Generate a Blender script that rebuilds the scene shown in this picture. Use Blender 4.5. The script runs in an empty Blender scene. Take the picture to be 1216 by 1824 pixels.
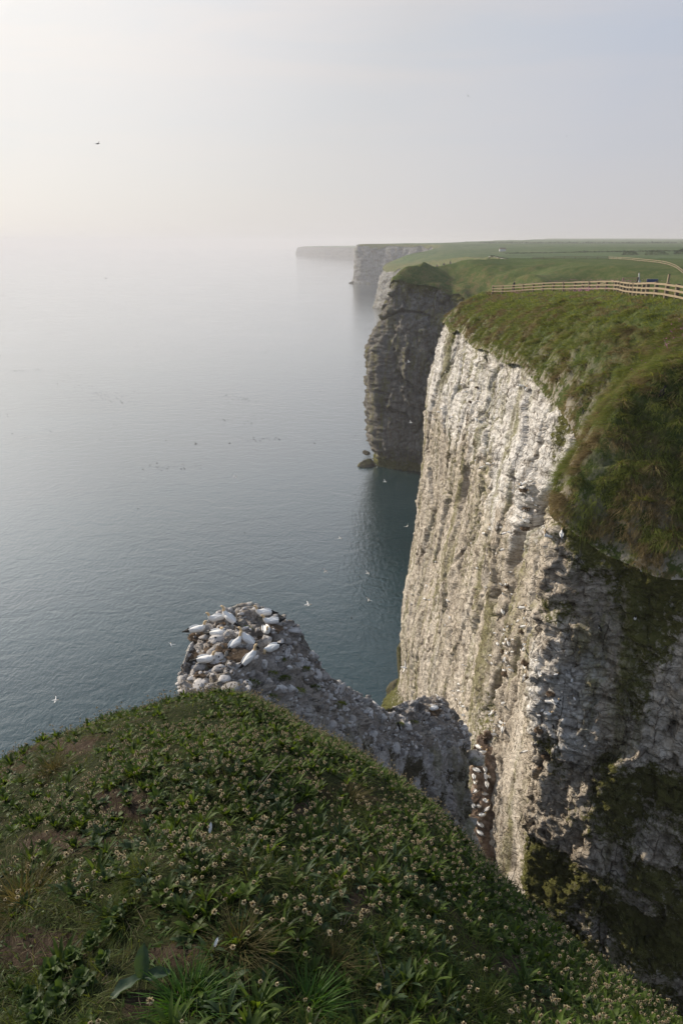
EXPOSURE = 0.22
SUN_POWER = 4.2
HAZE = .00018
import bpy, math, random
import numpy as np
from mathutils import Vector, Matrix
from mathutils.bvhtree import BVHTree

random.seed(7)
rng = np.random.default_rng(11)
SC = bpy.context.scene
COL = SC.collection
EYE = 95.0                                   # eye height above the sea
PITCH = math.radians(21.54)
FPX = 1216.0
CP, SP = math.cos(PITCH), math.sin(PITCH)
SUN_AZ, SUN_EL = math.radians(-58.0), math.radians(23.0)   # azimuth from +Y, negative is towards -X
SUN_DIR = Vector((math.sin(SUN_AZ)*math.cos(SUN_EL), math.cos(SUN_AZ)*math.cos(SUN_EL), math.sin(SUN_EL)))

def ray(u, v):
    a, b = (u-608.0)/FPX, (v-912.0)/FPX
    return Vector((a, CP-b*SP, -SP-b*CP))
def at(u, v, D):
    """the point seen in that direction at forward distance D"""
    d = ray(u, v); k = D/d.y
    return Vector((d.x*k, D, EYE+d.z*k))

# ------------------------------------------------------------------ objects
def mk(name, verts, faces, mat=None, parent=None, smooth=True, attrs=None, mats=None, midx=None):
    verts = np.asarray(verts, dtype=np.float32).reshape(-1, 3)
    me = bpy.data.meshes.new(name)
    if isinstance(faces, np.ndarray):
        k = faces.shape[1]
        me.vertices.add(len(verts)); me.vertices.foreach_set('co', verts.ravel())
        me.loops.add(faces.size); me.polygons.add(len(faces))
        me.loops.foreach_set('vertex_index', faces.astype(np.int32).ravel())
        me.polygons.foreach_set('loop_start', np.arange(0, faces.size, k, dtype=np.int32))
        me.update(calc_edges=True); me.validate()
    else:
        me.from_pydata([tuple(v) for v in verts], [], faces)
    if smooth: me.polygons.foreach_set('use_smooth', np.ones(len(me.polygons), dtype=bool))
    for k_, v_ in (attrs or {}).items():
        a = me.attributes.new(k_, 'FLOAT', 'POINT'); a.data.foreach_set('value', np.asarray(v_, dtype=np.float32))
    for m in (mats or ([mat] if mat else [])): me.materials.append(m)
    if midx is not None: me.polygons.foreach_set('material_index', np.asarray(midx, dtype=np.int32))
    me.update()
    o = bpy.data.objects.new(name, me); COL.objects.link(o)
    if parent: o.parent = parent
    return o
def tag(o, label=None, cat=None, group=None, kind=None):
    if label: o['label'] = label
    if cat: o['category'] = cat
    if group: o['group'] = group
    if kind: o['kind'] = kind
    return o
def empty(name, loc=(0,0,0), rz=0.0):
    o = bpy.data.objects.new(name, None); o.empty_display_size = .1
    o.location = loc; o.rotation_euler = (0, 0, rz); COL.objects.link(o); return o
def copy_tree(o, parent=None):
    c = o.copy(); COL.objects.link(c)
    if parent: c.parent = parent
    for ch in o.children: copy_tree(ch, c)
    return c
def grid_faces(nu, nv, closed=False, flip=False):
    i = np.arange(nu if closed else nu-1)[:, None]; j = np.arange(nv-1)[None, :]
    i2 = (i+1) % nu
    f = np.stack([i*nv+j, i2*nv+j, i2*nv+j+1, i*nv+j+1], -1).reshape(-1, 4)
    return f[:, ::-1] if flip else f

# ------------------------------------------------------------------ noise
def _h(ix, iy, iz, s):
    with np.errstate(over='ignore'):
        h = (ix.astype(np.uint32)*np.uint32(374761393) + iy.astype(np.uint32)*np.uint32(668265263)
             + iz.astype(np.uint32)*np.uint32(2147483647) + np.uint32(s)*np.uint32(1274126177))
        h = (h ^ (h >> np.uint32(13)))*np.uint32(1103515245)
        h = (h ^ (h >> np.uint32(16)))*np.uint32(2246822519)
        return h ^ (h >> np.uint32(15))
def _r(ix, iy, iz, s): return _h(ix, iy, iz, s).astype(np.float64)/4294967295.0
def noise(P, s=0):
    """value noise in -1..1 with smooth interpolation, mixed over two rotated lattices"""
    P = np.asarray(P, dtype=np.float64)
    f0 = np.floor(P); t = P-f0; t = t*t*t*(t*(t*6-15)+10); i = f0.astype(np.int64)
    out = 0
    for dx in (0, 1):
        for dy in (0, 1):
            for dz in (0, 1):
                w = (t[:, 0] if dx else 1-t[:, 0])*(t[:, 1] if dy else 1-t[:, 1])*(t[:, 2] if dz else 1-t[:, 2])
                out = out + w*_r(i[:, 0]+dx, i[:, 1]+dy, i[:, 2]+dz, s)
    return out*2-1
_R = np.array([[.8, .36, -.48], [-.6, .48, -.64], [0, .8, .6]])
def fbm(P, o=4, s=0, g=.5):
    P = np.asarray(P, dtype=np.float64); a, out, n = 1., 0., 0.
    for k in range(o):
        out = out+a*noise(P, s+k*17); n += a; a *= g; P = P@_R.T*2.03
    return out/n
def vfbm(P, o=3, s=0, g=.5):
    """the same without turning the axes, for stretched patterns"""
    P = np.asarray(P, dtype=np.float64); a, out, n = 1., 0., 0.
    for k in range(o):
        out = out+a*noise(P, s+k*17); n += a; a *= g; P = P*2.03+3.7
    return out/n
def voro(P, s=0, facet=False):
    """cellular: F1, F2, random number of the nearest cell; facet: also a randomly tilted plane per cell"""
    P = np.asarray(P, dtype=np.float64); i = np.floor(P).astype(np.int64); N = len(P)
    f1 = np.full(N, 9.); f2 = np.full(N, 9.); cid = np.zeros(N); O = np.zeros((N, 3)); I = np.zeros((N, 3), dtype=np.int64)
    for dx in (-1, 0, 1):
        for dy in (-1, 0, 1):
            for dz in (-1, 0, 1):
                a, b, c = i[:, 0]+dx, i[:, 1]+dy, i[:, 2]+dz
                q = np.stack([a+_r(a, b, c, s), b+_r(a, b, c, s+1), c+_r(a, b, c, s+2)], -1)
                d = np.abs(q-P).sum(1)*.55+.45*np.sqrt(((q-P)**2).sum(1)); near = d < f1
                f2 = np.where(near, f1, np.minimum(f2, d)); cid = np.where(near, _r(a, b, c, s+3), cid); f1 = np.where(near, d, f1)
                if facet: O = np.where(near[:, None], P-q, O); I = np.where(near[:, None], np.stack([a, b, c], -1), I)
    if not facet: return f1, f2, cid
    T = np.stack([_r(I[:, 0], I[:, 1], I[:, 2], s+k) for k in (5, 6, 7)], -1)*2-1
    return f1, f2, cid, (O*T).sum(1)
def sstep(a, b, x):
    t = np.clip((x-a)/(b-a), 0, 1); return t*t*(3-2*t)
def n2(x, y, s=0): return noise(np.stack([x, y, np.zeros_like(x)+.37], -1), s)
def f2d(x, y, o=4, s=0): return fbm(np.stack([x, y, np.zeros_like(x)+.37], -1), o, s)

# ------------------------------------------------------------------ materials
def mat(name): 
    m = bpy.data.materials.new(name); m.use_nodes = True
    nt = m.node_tree; nt.nodes.clear(); return m, nt
class NT:
    def __init__(s, name):
        s.m, s.nt = mat(name)
        s.out = s.nt.nodes.new('ShaderNodeOutputMaterial')
    def n(s, t, ins=None, **kw):
        x = s.nt.nodes.new(t)
        for k, v in kw.items(): setattr(x, k, v)
        for k, v in (ins or {}).items():
            i = x.inputs[k]
            if isinstance(v, bpy.types.NodeSocket): s.nt.links.new(v, i)
            else: i.default_value = v
        return x
    def pos(s, sc=(1, 1, 1), loc=(0, 0, 0)):
        g = s.n('ShaderNodeNewGeometry')
        return s.n('ShaderNodeMapping', {'Vector': g.outputs['Position'], 'Scale': sc, 'Location': loc}).outputs[0]
    def noise(s, vec, scale=1., detail=4., rough=.55, dist=0.):
        return s.n('ShaderNodeTexNoise', {'Vector': vec, 'Scale': scale, 'Detail': detail, 'Roughness': rough, 'Distortion': dist}).outputs['Fac']
    def voro(s, vec, scale=1., feature='F1', out='Distance'):
        return s.n('ShaderNodeTexVoronoi', {'Vector': vec, 'Scale': scale}, feature=feature).outputs[out]
    def ramp(s, fac, stops, interp='LINEAR'):
        r = s.n('ShaderNodeValToRGB', {'Fac': fac}); cr = r.color_ramp; cr.interpolation = interp
        while len(cr.elements) > 1: cr.elements.remove(cr.elements[0])
        for k, (p, c) in enumerate(stops):
            e = cr.elements[0] if k == 0 else cr.elements.new(p)
            e.position = p
            c = (c, c, c) if isinstance(c, (int, float)) else c
            e.color = (*c, 1)
        return r.outputs['Color']
    def mix(s, fac, a, b, mode='MIX'):
        x = s.n('ShaderNodeMix', data_type='RGBA', blend_type=mode)
        for k, v in ((0, fac), (6, a), (7, b)):
            if isinstance(v, bpy.types.NodeSocket): s.nt.links.new(v, x.inputs[k])
            else: x.inputs[k].default_value = v if k == 0 else (*v, 1)
        return x.outputs[2]
    def math(s, op, a, b=0.0, clamp=False):
        x = s.n('ShaderNodeMath', operation=op, use_clamp=clamp)
        for k, v in ((0, a), (1, b)):
            if isinstance(v, bpy.types.NodeSocket): s.nt.links.new(v, x.inputs[k])
            else: x.inputs[k].default_value = v
        return x.outputs[0]
    def attr(s, name): return s.n('ShaderNodeAttribute', attribute_name=name).outputs['Fac']
    def bump(s, h, strength=.5, dist=.1, nrm=None):
        ins = {'Height': h, 'Strength': strength, 'Distance': dist}
        if nrm is not None: ins['Normal'] = nrm
        return s.n('ShaderNodeBump', ins).outputs[0]
    def bsdf(s, color, rough=.9, nrm=None, spec=.3, **kw):
        p = s.n('ShaderNodeBsdfPrincipled')
        for k, v in (('Base Color', color), ('Roughness', rough), ('Specular IOR Level', spec)) + tuple(kw.items()):
            if isinstance(v, bpy.types.NodeSocket): s.nt.links.new(v, p.inputs[k])
            else: p.inputs[k].default_value = (*v, 1) if isinstance(v, tuple) and len(v) == 3 and k == 'Base Color' else v
        if nrm is not None: s.nt.links.new(nrm, p.inputs['Normal'])
        return p.outputs[0]
    def done(s, sh, disp=None):
        s.nt.links.new(sh, s.out.inputs['Surface']); return s.m

def leaf_mat(name, dark, light, scale=9., rough=.5, trans=.3, spec=.3, glow=(2.3, 2.1, .9)):
    t = NT(name)
    rnd = t.n('ShaderNodeObjectInfo').outputs['Random']
    isl = t.n('ShaderNodeNewGeometry').outputs['Random Per Island']
    f = t.math('ADD', t.math('MULTIPLY', t.noise(t.pos(), scale, 3), .6), t.math('ADD', t.math('MULTIPLY', isl, .5), t.math('MULTIPLY', rnd, .15)), True)
    c = t.ramp(f, [(.25, dark), (.85, light)])
    d = t.bsdf(c, rough, spec=spec)
    tr = t.n('ShaderNodeBsdfTranslucent', {'Color': t.mix(1., c, glow, 'MULTIPLY')}).outputs[0]
    return t.done(t.n('ShaderNodeMixShader', {0: trans, 1: d, 2: tr}).outputs[0])
def plain_mat(name, col, rough=.7, spec=.3, var=.15, scale=20.):
    t = NT(name)
    f = t.noise(t.pos(), scale, 4)
    c = t.mix(f, tuple(x*(1-var) for x in col), tuple(min(1, x*(1+var)) for x in col))
    return t.done(t.bsdf(c, rough, spec=spec))

def chalk_mat(name, base=((.34,.295,.235), (.575,.51,.42), (.74,.69,.61)), moss_c=((.050,.055,.015), (.16,.155,.048)), dirt=(.10,.075,.05), fine=1.0, seams=.42):
    t = NT(name)
    p = t.pos(); pv = t.pos((1, 1, .16))
    big = t.noise(pv, .22, 5, .6, .4)
    mid = t.noise(pv, 1.1, 5, .6)
    sm = t.noise(p, 3.2*fine, 6, .65)
    c = t.ramp(t.math('ADD', t.math('MULTIPLY', big, .45), t.math('ADD', t.math('MULTIPLY', mid, .35), t.math('MULTIPLY', sm, .25))),
               [(.36, base[0]), (.52, base[1]), (.68, base[2])])
    # weathered grey and clean white beds
    c = t.mix(t.math('MULTIPLY', t.ramp(t.noise(t.pos((1, 1, .3), (9, 2, 5)), .5, 6, .65), [(.50, 0.), (.62, 1.)]), .6), c, tuple(x*.55 for x in base[1]))
    wm = t.math('ADD', t.attr('white'), t.math('MULTIPLY', t.math('SUBTRACT', t.noise(t.pos((1, 1, .5)), 1.3*fine, 6, .7), .5), 1.3))
    c = t.mix(t.ramp(wm, [(.45, 0.), (.75, .85)]), c, (.77, .75, .71))
    # green algae in tall streaks
    al = t.noise(t.pos((1, 1, .1), (3, 7, 1)), .38, 7, .65, .3)
    c = t.mix(t.math('MULTIPLY', t.ramp(al, [(.50, 0.), (.62, 1.)]), .78), c, (.17, .165, .055))
    # dark lichen specks, pits and joints
    sp = t.noise(t.pos((1, 1, .7)), 2.1*fine, 7, .78)
    c = t.mix(t.math('MULTIPLY', t.ramp(sp, [(.56, 0.), (.64, 1.)]), .5), c, (.12, .10, .07))
    c = t.mix(t.math('MULTIPLY', t.ramp(sp, [(.34, 1.), (.44, 0.)]), .45), c, base[2])
    pv2 = t.noise(t.pos((1, 1, .05), (1, 2, 3)), 1.7, 5, .6)
    c = t.mix(t.math('MULTIPLY', t.ramp(pv2, [(.57, 0.), (.66, 1.)]), .5), c, (.16, .125, .085))
    pd = t.n('ShaderNodeVectorMath', {0: t.pos((1, 1, 1.7)), 1: t.n('ShaderNodeVectorMath', {0: t.n('ShaderNodeTexNoise', {'Vector': p, 'Scale': 1.7*fine, 'Detail': 4.}).outputs['Color'], 1: (.9/fine, .9/fine, .9/fine)}, operation='MULTIPLY').outputs[0]}, operation='ADD').outputs[0]
    dv = t.voro(pd, 1.15*fine, 'DISTANCE_TO_EDGE')
    c = t.mix(t.math('MULTIPLY', t.ramp(dv, [(.0, 1.), (.045, 0.)]), t.math('MULTIPLY', t.noise(p, .6, 3), .55)), c, (.12, .10, .075))
    # tall open joints, stained dark
    vj = t.voro(t.n('ShaderNodeVectorMath', {0: t.pos((1, 1, .11), (4, 1, 2)), 1: t.n('ShaderNodeVectorMath', {0: t.n('ShaderNodeTexNoise', {'Vector': t.pos((1, 1, .3)), 'Scale': .8*fine, 'Detail': 5.}).outputs['Color'], 1: (1.2/fine, 1.2/fine, .2/fine)}, operation='MULTIPLY').outputs[0]}, operation='ADD').outputs[0], .55*fine, 'DISTANCE_TO_EDGE')
    vjm = t.math('MULTIPLY', t.ramp(vj, [(.0, 1.), (.028, 0.)]), t.ramp(t.noise(p, .35, 4), [(.42, 0.), (.58, .85)]))
    c = t.mix(vjm, c, (.085, .068, .048))
    # bedding: thin darker seams that follow the level
    bd = t.noise(t.pos((.10, .10, 2.6)), fine**.5, 5, .72, .15)
    c = t.mix(t.math('MULTIPLY', t.ramp(bd, [(.56, 0.), (.61, 1.)]), seams), c, (.17, .145, .11))
    g = t.attr('gap'); c = t.mix(g, c, dirt)
    m = t.attr('moss')
    mn = t.math('ADD', m, t.math('MULTIPLY', t.math('SUBTRACT', t.noise(p, 2.3*fine, 5, .7), .5), 1.1))
    mc = t.mix(t.noise(p, 5.*fine, 3), moss_c[0], moss_c[1])
    c = t.mix(t.ramp(mn, [(.42, 0.), (.6, 1.)]), c, mc)
    h = t.math('ADD', t.math('MULTIPLY', t.noise(p, 6.*fine, 8, .7), .5), t.math('MULTIPLY', t.ramp(dv, [(0., 0.), (.1, 1.)]), .25))
    h = t.math('SUBTRACT', h, t.math('MULTIPLY', vjm, .6))
    n = t.bump(h, 1., .28/fine)
    return t.done(t.bsdf(c, .95, n, .12))
# ================================================================== camera, light, sky, air
cam = bpy.data.objects.new('camera', bpy.data.cameras.new('camera')); COL.objects.link(cam)
cam.location = (0, 0, EYE); cam.rotation_euler = (math.pi/2-PITCH, 0, 0)
cam.data.sensor_fit = 'VERTICAL'; cam.data.sensor_height = 36; cam.data.lens = 24
cam.data.clip_start = .05; cam.data.clip_end = 60000
SC.camera = cam
SC.view_settings.view_transform = 'Standard'; SC.view_settings.look = 'None'
SC.view_settings.exposure = EXPOSURE; SC.view_settings.gamma = 1
SC.cycles.volume_bounces = 1; SC.cycles.max_bounces = 6; SC.cycles.diffuse_bounces = 3; SC.cycles.glossy_bounces = 3
SC.cycles.transmission_bounces = 3; SC.cycles.caustics_reflective = False; SC.cycles.caustics_refractive = False
SC.cycles.use_denoising = True
try: SC.cycles.denoiser = 'OPENIMAGEDENOISE'
except Exception: pass
SC.cycles.use_adaptive_sampling = False

sun = bpy.data.objects.new('sun', bpy.data.lights.new('sun', 'SUN')); COL.objects.link(sun)
sun.data.energy = SUN_POWER; sun.data.angle = math.radians(1.5); sun.data.color = (1.0, .88, .73)
sun.rotation_euler = SUN_DIR.to_track_quat('Z', 'Y').to_euler(); sun.location = (-60, 60, 160)

w = bpy.data.worlds.new('World'); SC.world = w; w.use_nodes = True
wt = NT.__new__(NT); wt.nt = w.node_tree; wt.nt.nodes.clear()
wo = wt.nt.nodes.new('ShaderNodeOutputWorld')
sky = wt.n('ShaderNodeTexSky', sky_type='NISHITA', sun_disc=False, sun_elevation=SUN_EL, sun_rotation=SUN_AZ, altitude=100, air_density=1.0, dust_density=1.5, ozone_density=1.0)
tc = wt.n('ShaderNodeTexCoord').outputs['Generated']
GLOW = Vector((math.sin(math.radians(-44))*math.cos(math.radians(27)), math.cos(math.radians(-44))*math.cos(math.radians(27)), math.sin(math.radians(27))))
dot = wt.n('ShaderNodeVectorMath', {0: tc, 1: tuple(GLOW)}, operation='DOT_PRODUCT').outputs['Value']
# thin high cloud: a pale veil, brightest round the sun, with faint drawn-out wisps
wis = wt.noise(wt.n('ShaderNodeMapping', {'Vector': tc, 'Scale': (1.2, 1.2, 9), 'Rotation': (.05, .1, 0)}).outputs[0], 1.6, 6, .6, .6)
glow = wt.ramp(dot, [(.0, (.37, .41, .50)), (.47, (.46, .50, .585)), (.68, (.565, .575, .60)), (.80, (.69, .69, .70)), (.91, (.83, .82, .80)), (1., (1.5, 1.47, 1.42))])
veil = wt.mix(wt.ramp(wis, [(.40, 0.), (.60, 1.)]), glow, (1.08, 1.03, .99), 'MULTIPLY')
el_ = wt.n('ShaderNodeSeparateXYZ', {0: tc}).outputs['Z']
hz_ = wt.ramp(dot, [(.2, (.49, .475, .50)), (.45, (.53, .515, .535)), (.72, (.65, .625, .61)), (.86, (.75, .725, .70))])
veil = wt.mix(wt.ramp(el_, [(0., 1.), (.06, .8), (.26, 0.)]), veil, hz_)
veil = wt.mix(1., veil, wt.ramp(el_, [(.275, (1., 1., 1.)), (.35, (1.40, 1.45, 1.5)), (.44, (1.12, 1.22, 1.33)), (.60, (.62, .72, .84)), (1., (.62, .72, .86))]), 'MULTIPLY')  # unseen bright band above the view, added for the sea's reflections; dimmed overhead
skyc = wt.n('ShaderNodeVectorMath', {0: sky.outputs[0], 1: (.09, .09, .09)}, operation='MULTIPLY').outputs[0]
col = wt.mix(.90, skyc, veil)
bg = wt.n('ShaderNodeBackground', {'Color': col, 'Strength': 1.0})
wt.nt.links.new(bg.outputs[0], wo.inputs['Surface'])

# ------------------------------------------------------------------ haze
def box(x0, x1, y0, y1, z0, z1):
    v = [(x, y, z) for x in (x0, x1) for y in (y0, y1) for z in (z0, z1)]
    f = [(0,1,3,2), (4,6,7,5), (0,4,5,1), (2,3,7,6), (0,2,6,4), (1,5,7,3)]
    return v, f
hm, hn = mat('haze')
ho = hn.nodes.new('ShaderNodeOutputMaterial'); hp = hn.nodes.new('ShaderNodeVolumePrincipled')
hp.inputs['Color'].default_value = (.87, .855, .865, 1); hp.inputs['Density'].default_value = HAZE; hp.inputs['Anisotropy'].default_value = .12
hn.links.new(hp.outputs[0], ho.inputs['Volume'])
v, f = box(-14000, 14000, -600, 15000, -3.0, 150)
tag(mk('haze', v, f, hm, smooth=False), 'thin pale sea haze between the cliffs and the horizon', kind='stuff')

# ------------------------------------------------------------------ sea
t = NT('sea_water')
p1 = t.pos((1, .55, 1)); d1 = t.noise(p1, .9, 6, .62, .5); d2 = t.noise(t.pos((.8, 1.2, 1)), .16, 5, .6, .8); d3 = t.noise(t.pos((.4, 1, 1), (5, 9, 0)), .025, 3, .5, .6)
hgt = t.math('ADD', t.math('MULTIPLY', d1, .17), t.math('MULTIPLY', d2, .26))
nr = t.bump(hgt, 1.0, .75)
cc = t.mix(t.ramp(d3, [(.35, 0.), (.65, 1.)]), (.006, .030, .036), (.010, .038, .044))
rg = t.ramp(d3, [(.35, .03), (.65, .15)])
fc = t.n('ShaderNodeLayerWeight', {'Blend': .5, 'Normal': nr}).outputs['Facing']
fr = t.ramp(fc, [(0., .03), (.30, .055), (.47, .105), (.64, .27), (.78, .50), (.875, .77), (1., 1.)])
body = t.n('ShaderNodeBsdfDiffuse', {'Color': cc, 'Normal': nr}).outputs[0]
gl = t.n('ShaderNodeBsdfGlossy', {'Color': (.97, .985, 1., 1), 'Roughness': rg, 'Normal': nr}).outputs[0]
sw = t.n('ShaderNodeMixShader', {0: fr, 1: body, 2: gl}).outputs[0]
SEA_MAT = t.done(sw)
ys = np.concatenate([[-550], np.arange(-20, 400, 20.), np.geomspace(420, 14500, 30)])
xs = np.concatenate([-np.geomspace(13500, 300, 14), np.linspace(-250, 250, 15), np.geomspace(300, 13500, 14)])
X, Y = np.meshgrid(xs, ys, indexing='ij')
tag(mk('sea', np.stack([X, Y, X*0], -1), grid_faces(len(xs), len(ys)), SEA_MAT), kind='structure')

# ================================================================== the coast
# rim of the cliffs: y, x, height of the rim, width of the grass slope above it
RIM = np.array([
 (20,64,81,8),(26,46,80,8),(29.5,33,79.5,8),(32.4,24,78.4,8),(34.8,18.8,77.6,8),(37.4,15.6,78.3,7.5),(39.5,13.5,80,6.5),(42,14.2,80.5,6),(45,16.3,80.8,5.5),(48,18,81,4.6),
 (54,17.9,83.0,4.4),(60,17.5,84.4,4.6),(72,17.3,84.2,5.5),(86,17.2,83.6,6),(105,17.4,83.2,6),(121,17.8,82.8,6),(126,19.5,82,7),(134,27,78,10),(150,35,72,12),
 (175,41,66,15),(205,43,64,18),(240,45,68,18),(262,52,72,18),(278,54,72,18),(289,47,76,15),(297,34,79,11),(303,21.5,81.5,7),(308,21,79,10),(325,36,79,12),
 (400,90,80,14),(700,130,82,16),(1000,95,66,40),(1143,65,58,45),(1260,105,68,40),(1500,200,88,14),(1690,190,89,14),(1760,110,89.6,12),(1812,35,90,10),(1860,70,89,14),
 (2500,400,86,20),(3200,700,84,20),(9000,2600,84,20)], dtype=float)
def crom(P, per):
    """Catmull-Rom (centripetal-ish, by chord) through P, about one sample each `per` along it"""
    P = np.asarray(P, float); out = []
    for i in range(len(P)-1):
        p0, p1, p2, p3 = P[max(i-1, 0)], P[i], P[i+1], P[min(i+2, len(P)-1)]
        L = np.linalg.norm((p2-p1)[:2]); n = max(2, int(L/(per(p1) if callable(per) else per)))
        d0 = max(np.linalg.norm((p1-p0)[:2]), 1e-3); d2 = max(np.linalg.norm((p3-p2)[:2]), 1e-3)
        m1 = ((p2-p1)/L*d0+(p1-p0)/d0*L)/(d0+L)*L if i > 0 else p2-p1
        m2 = ((p3-p2)/d2*L+(p2-p1)/L*d2)/(d2+L)*L if i < len(P)-2 else p2-p1
        for k in range(n):
            s = k/n; out.append((2*s**3-3*s*s+1)*p1+(s**3-2*s*s+s)*m1+(-2*s**3+3*s*s)*p2+(s**3-s*s)*m2)
    out.append(P[-1]); return np.array(out)
RIMC = crom(RIM, lambda p: .12 if p[0] < 48 else .22 if p[0] < 140 else .6 if p[0] < 340 else 5. if p[0] < 2400 else 40.)
_q = lambda a, s_: noise(np.stack([RIMC[:, 1]/a, RIMC[:, 0]/a, RIMC[:, 0]*0+.3], -1), s_)
RIMC[:, 2] += np.where(RIMC[:, 0] < 345, .8*_q(4., 201)+.55*_q(1.5, 202)+.3*_q(.6, 203), 2*_q(40., 204))
def rim_at(y, k): return np.interp(y, RIMC[:, 0], RIMC[:, k])

def zland(x, y):
    """open land above the lip"""
    z = 91.3-np.clip(y-45, 0, 1e9)*.055
    z = np.where(y > 105, 88.0+np.minimum(0, (y-105))*0, z); z = np.maximum(z, 87.6)
    z = z+np.clip(y-700, 0, 1e9)*.0035+np.clip(y-2600, 0, 3000)*.006
    z = z+np.clip(x-24, 0, 12)*.06*(y < 140)
    z = z-6.5*sstep(330, 520, y)*(1-sstep(1250, 1600, y))*(1-sstep(60, 300, x-rim_at(y, 1)))
    # the grassy ravine behind the first fence
    k = sstep(118, 160, y)*(1-sstep(212, 258, y+6*n2(x/14, y/90, 61)+.12*(x-60)))
    z = z-24*k*(1-sstep(70, 122, x))
    z = z+2.5*f2d(x/420, y/420, 3, 5)*sstep(300, 900, y)+9*sstep(1200, 3500, y)*(f2d(x/1500+3, y/1300, 2, 8))
    return z
def ground_z(x, y, rough=True):
    x = np.asarray(x, float).ravel(); y = np.asarray(y, float).ravel()
    rx, rz, lw = rim_at(y, 1), rim_at(y, 2), rim_at(y, 3)
    # true distance to the rim
    d = np.full(len(x), 1e9); R = RIMC[:, [1, 0]]
    Rs = R[::3]
    for a in range(0, len(x), 4000):
        b = slice(a, a+4000)
        dd = np.hypot(x[b, None]-Rs[None, :, 0], y[b, None]-Rs[None, :, 1]); dm = dd.min(1)
        d[b] = dm; near_ = dm < 60
        w8 = np.exp(-(dd-dm[:, None])/(.8+.16*dm[:, None])); w8 /= w8.sum(1)[:, None]
        rz[b] = np.where(near_, w8@RIMC[::3, 2], rz[b]); lw[b] = np.where(near_, w8@RIMC[::3, 3], lw[b])
    d = np.where(x < rx, -d, d)
    zl = zland(x, y); t = d/lw
    f = np.exp(-np.maximum(t, 0)*1.15-np.maximum(t, 0)**2*.5)
    z = zl-(zl-rz)*f+np.minimum(d, 0)*1.6
    if rough:
        near = np.exp(-np.maximum(d, 0)/lw)
        h2 = sstep(200, 260, y)*(1-sstep(330, 420, y))
        spur = np.abs(n2(x/13+y/40, y/19-x/60, 21))
        z = z+h2*near*(3.0-10*spur)*np.minimum(1, np.maximum(d, 0)/9)*sstep(-.3, 2, d)
        tb = voro(np.stack([x/1.15+.3*n2(x, y, 3), y/1.15, z/1.6], -1), 310)[0] if True else 0
        z = z+(y < 140)*(.10+.55*near)*(.45-tb)*sstep(-.5, .8, d)
        z = z+(y < 60)*near*1.3*np.abs(n2(x/2.3+3, (z+.3*y)/1.2, 36))*sstep(0, 1.5, d)
        amp = (.25+1.0*near)*np.where(y < 140, 1, np.where(y < 400, 1.4, .6))
        z = z+amp*(.9*f2d(x/4.5, y/4.5, 3, 31)+.45*np.abs(n2(x/1.3, y/1.3, 33))*(y < 140))*sstep(-.6, 1.0, d)
    return z, d

t = NT('clifftop_grass')
p = t.pos(); lip = t.attr('lip')
n1 = t.noise(p, .35, 6, .65); n2_ = t.noise(t.pos((1, 1, .35)), 2.6, 6, .7); n3 = t.noise(t.pos((1, .35, 1)), .03, 6, .6)
green = t.ramp(t.math('ADD', t.math('MULTIPLY', n1, .5), t.math('MULTIPLY', n2_, .5)), [(.34, (.042, .064, .015)), (.50, (.088, .116, .032)), (.66, (.155, .17, .06))])
brown = t.ramp(n2_, [(.3, (.075, .052, .022)), (.5, (.15, .112, .050)), (.7, (.25, .19, .095))])
bm = t.math('MULTIPLY', lip, t.ramp(t.math('ADD', t.math('MULTIPLY', n1, .7), t.math('MULTIPLY', n2_, .3)), [(.47, 0.), (.60, 1.)]))
c = t.mix(bm, green, brown)
fieldc = t.ramp(n3, [(.38, (.050, .084, .022)), (.46, (.084, .122, .038)), (.52, (.052, .088, .024)), (.60, (.096, .122, .042))])
c = t.mix(t.attr('field'), c, fieldc)
ck = t.math('MULTIPLY', t.attr('rimw'), t.ramp(t.noise(t.pos((1, 1, .7)), 1.1, 6, .7), [(.49, 0.), (.55, 1.)]))
c = t.mix(ck, c, (.42, .38, .31))
h = t.math('ADD', t.math('MULTIPLY', t.noise(p, 3.5, 8, .75), .6), t.math('MULTIPLY', n2_, .5))
GROUND_MAT = t.done(t.bsdf(c, .95, t.bump(h, 1.0, .5), .1))

rows = np.concatenate([np.arange(24.5, 48, .14), np.arange(48, 78, .2), np.arange(78, 130, .35), np.arange(130, 340, 1.0), np.geomspace(341, 2400, 170), np.geomspace(2440, 8800, 50)])
offs = np.concatenate([[-.45, -.22], np.arange(0, 8, .16), np.geomspace(8.2, 40, 55), np.geomspace(42, 9000, 75)])
Yg = np.repeat(rows[:, None], len(offs), 1); Xg = rim_at(rows, 1)[:, None]+offs[None, :]
zg, dg = ground_z(Xg, Yg)
lip = np.exp(-np.maximum(dg, 0)/rim_at(Yg.ravel(), 3)*np.where(Yg.ravel() > 200, .35, .9))
field = sstep(180, 420, Yg.ravel())*sstep(4, 20, dg)
gr = mk('ground', np.stack([Xg.ravel(), Yg.ravel(), zg], -1), grid_faces(len(rows), len(offs), flip=True), GROUND_MAT, attrs={'lip': lip, 'field': field, 'rimw': np.exp(-np.maximum(dg, 0)/1.1)*(Yg.ravel() < 140)})
tag(gr, kind='structure')

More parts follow.
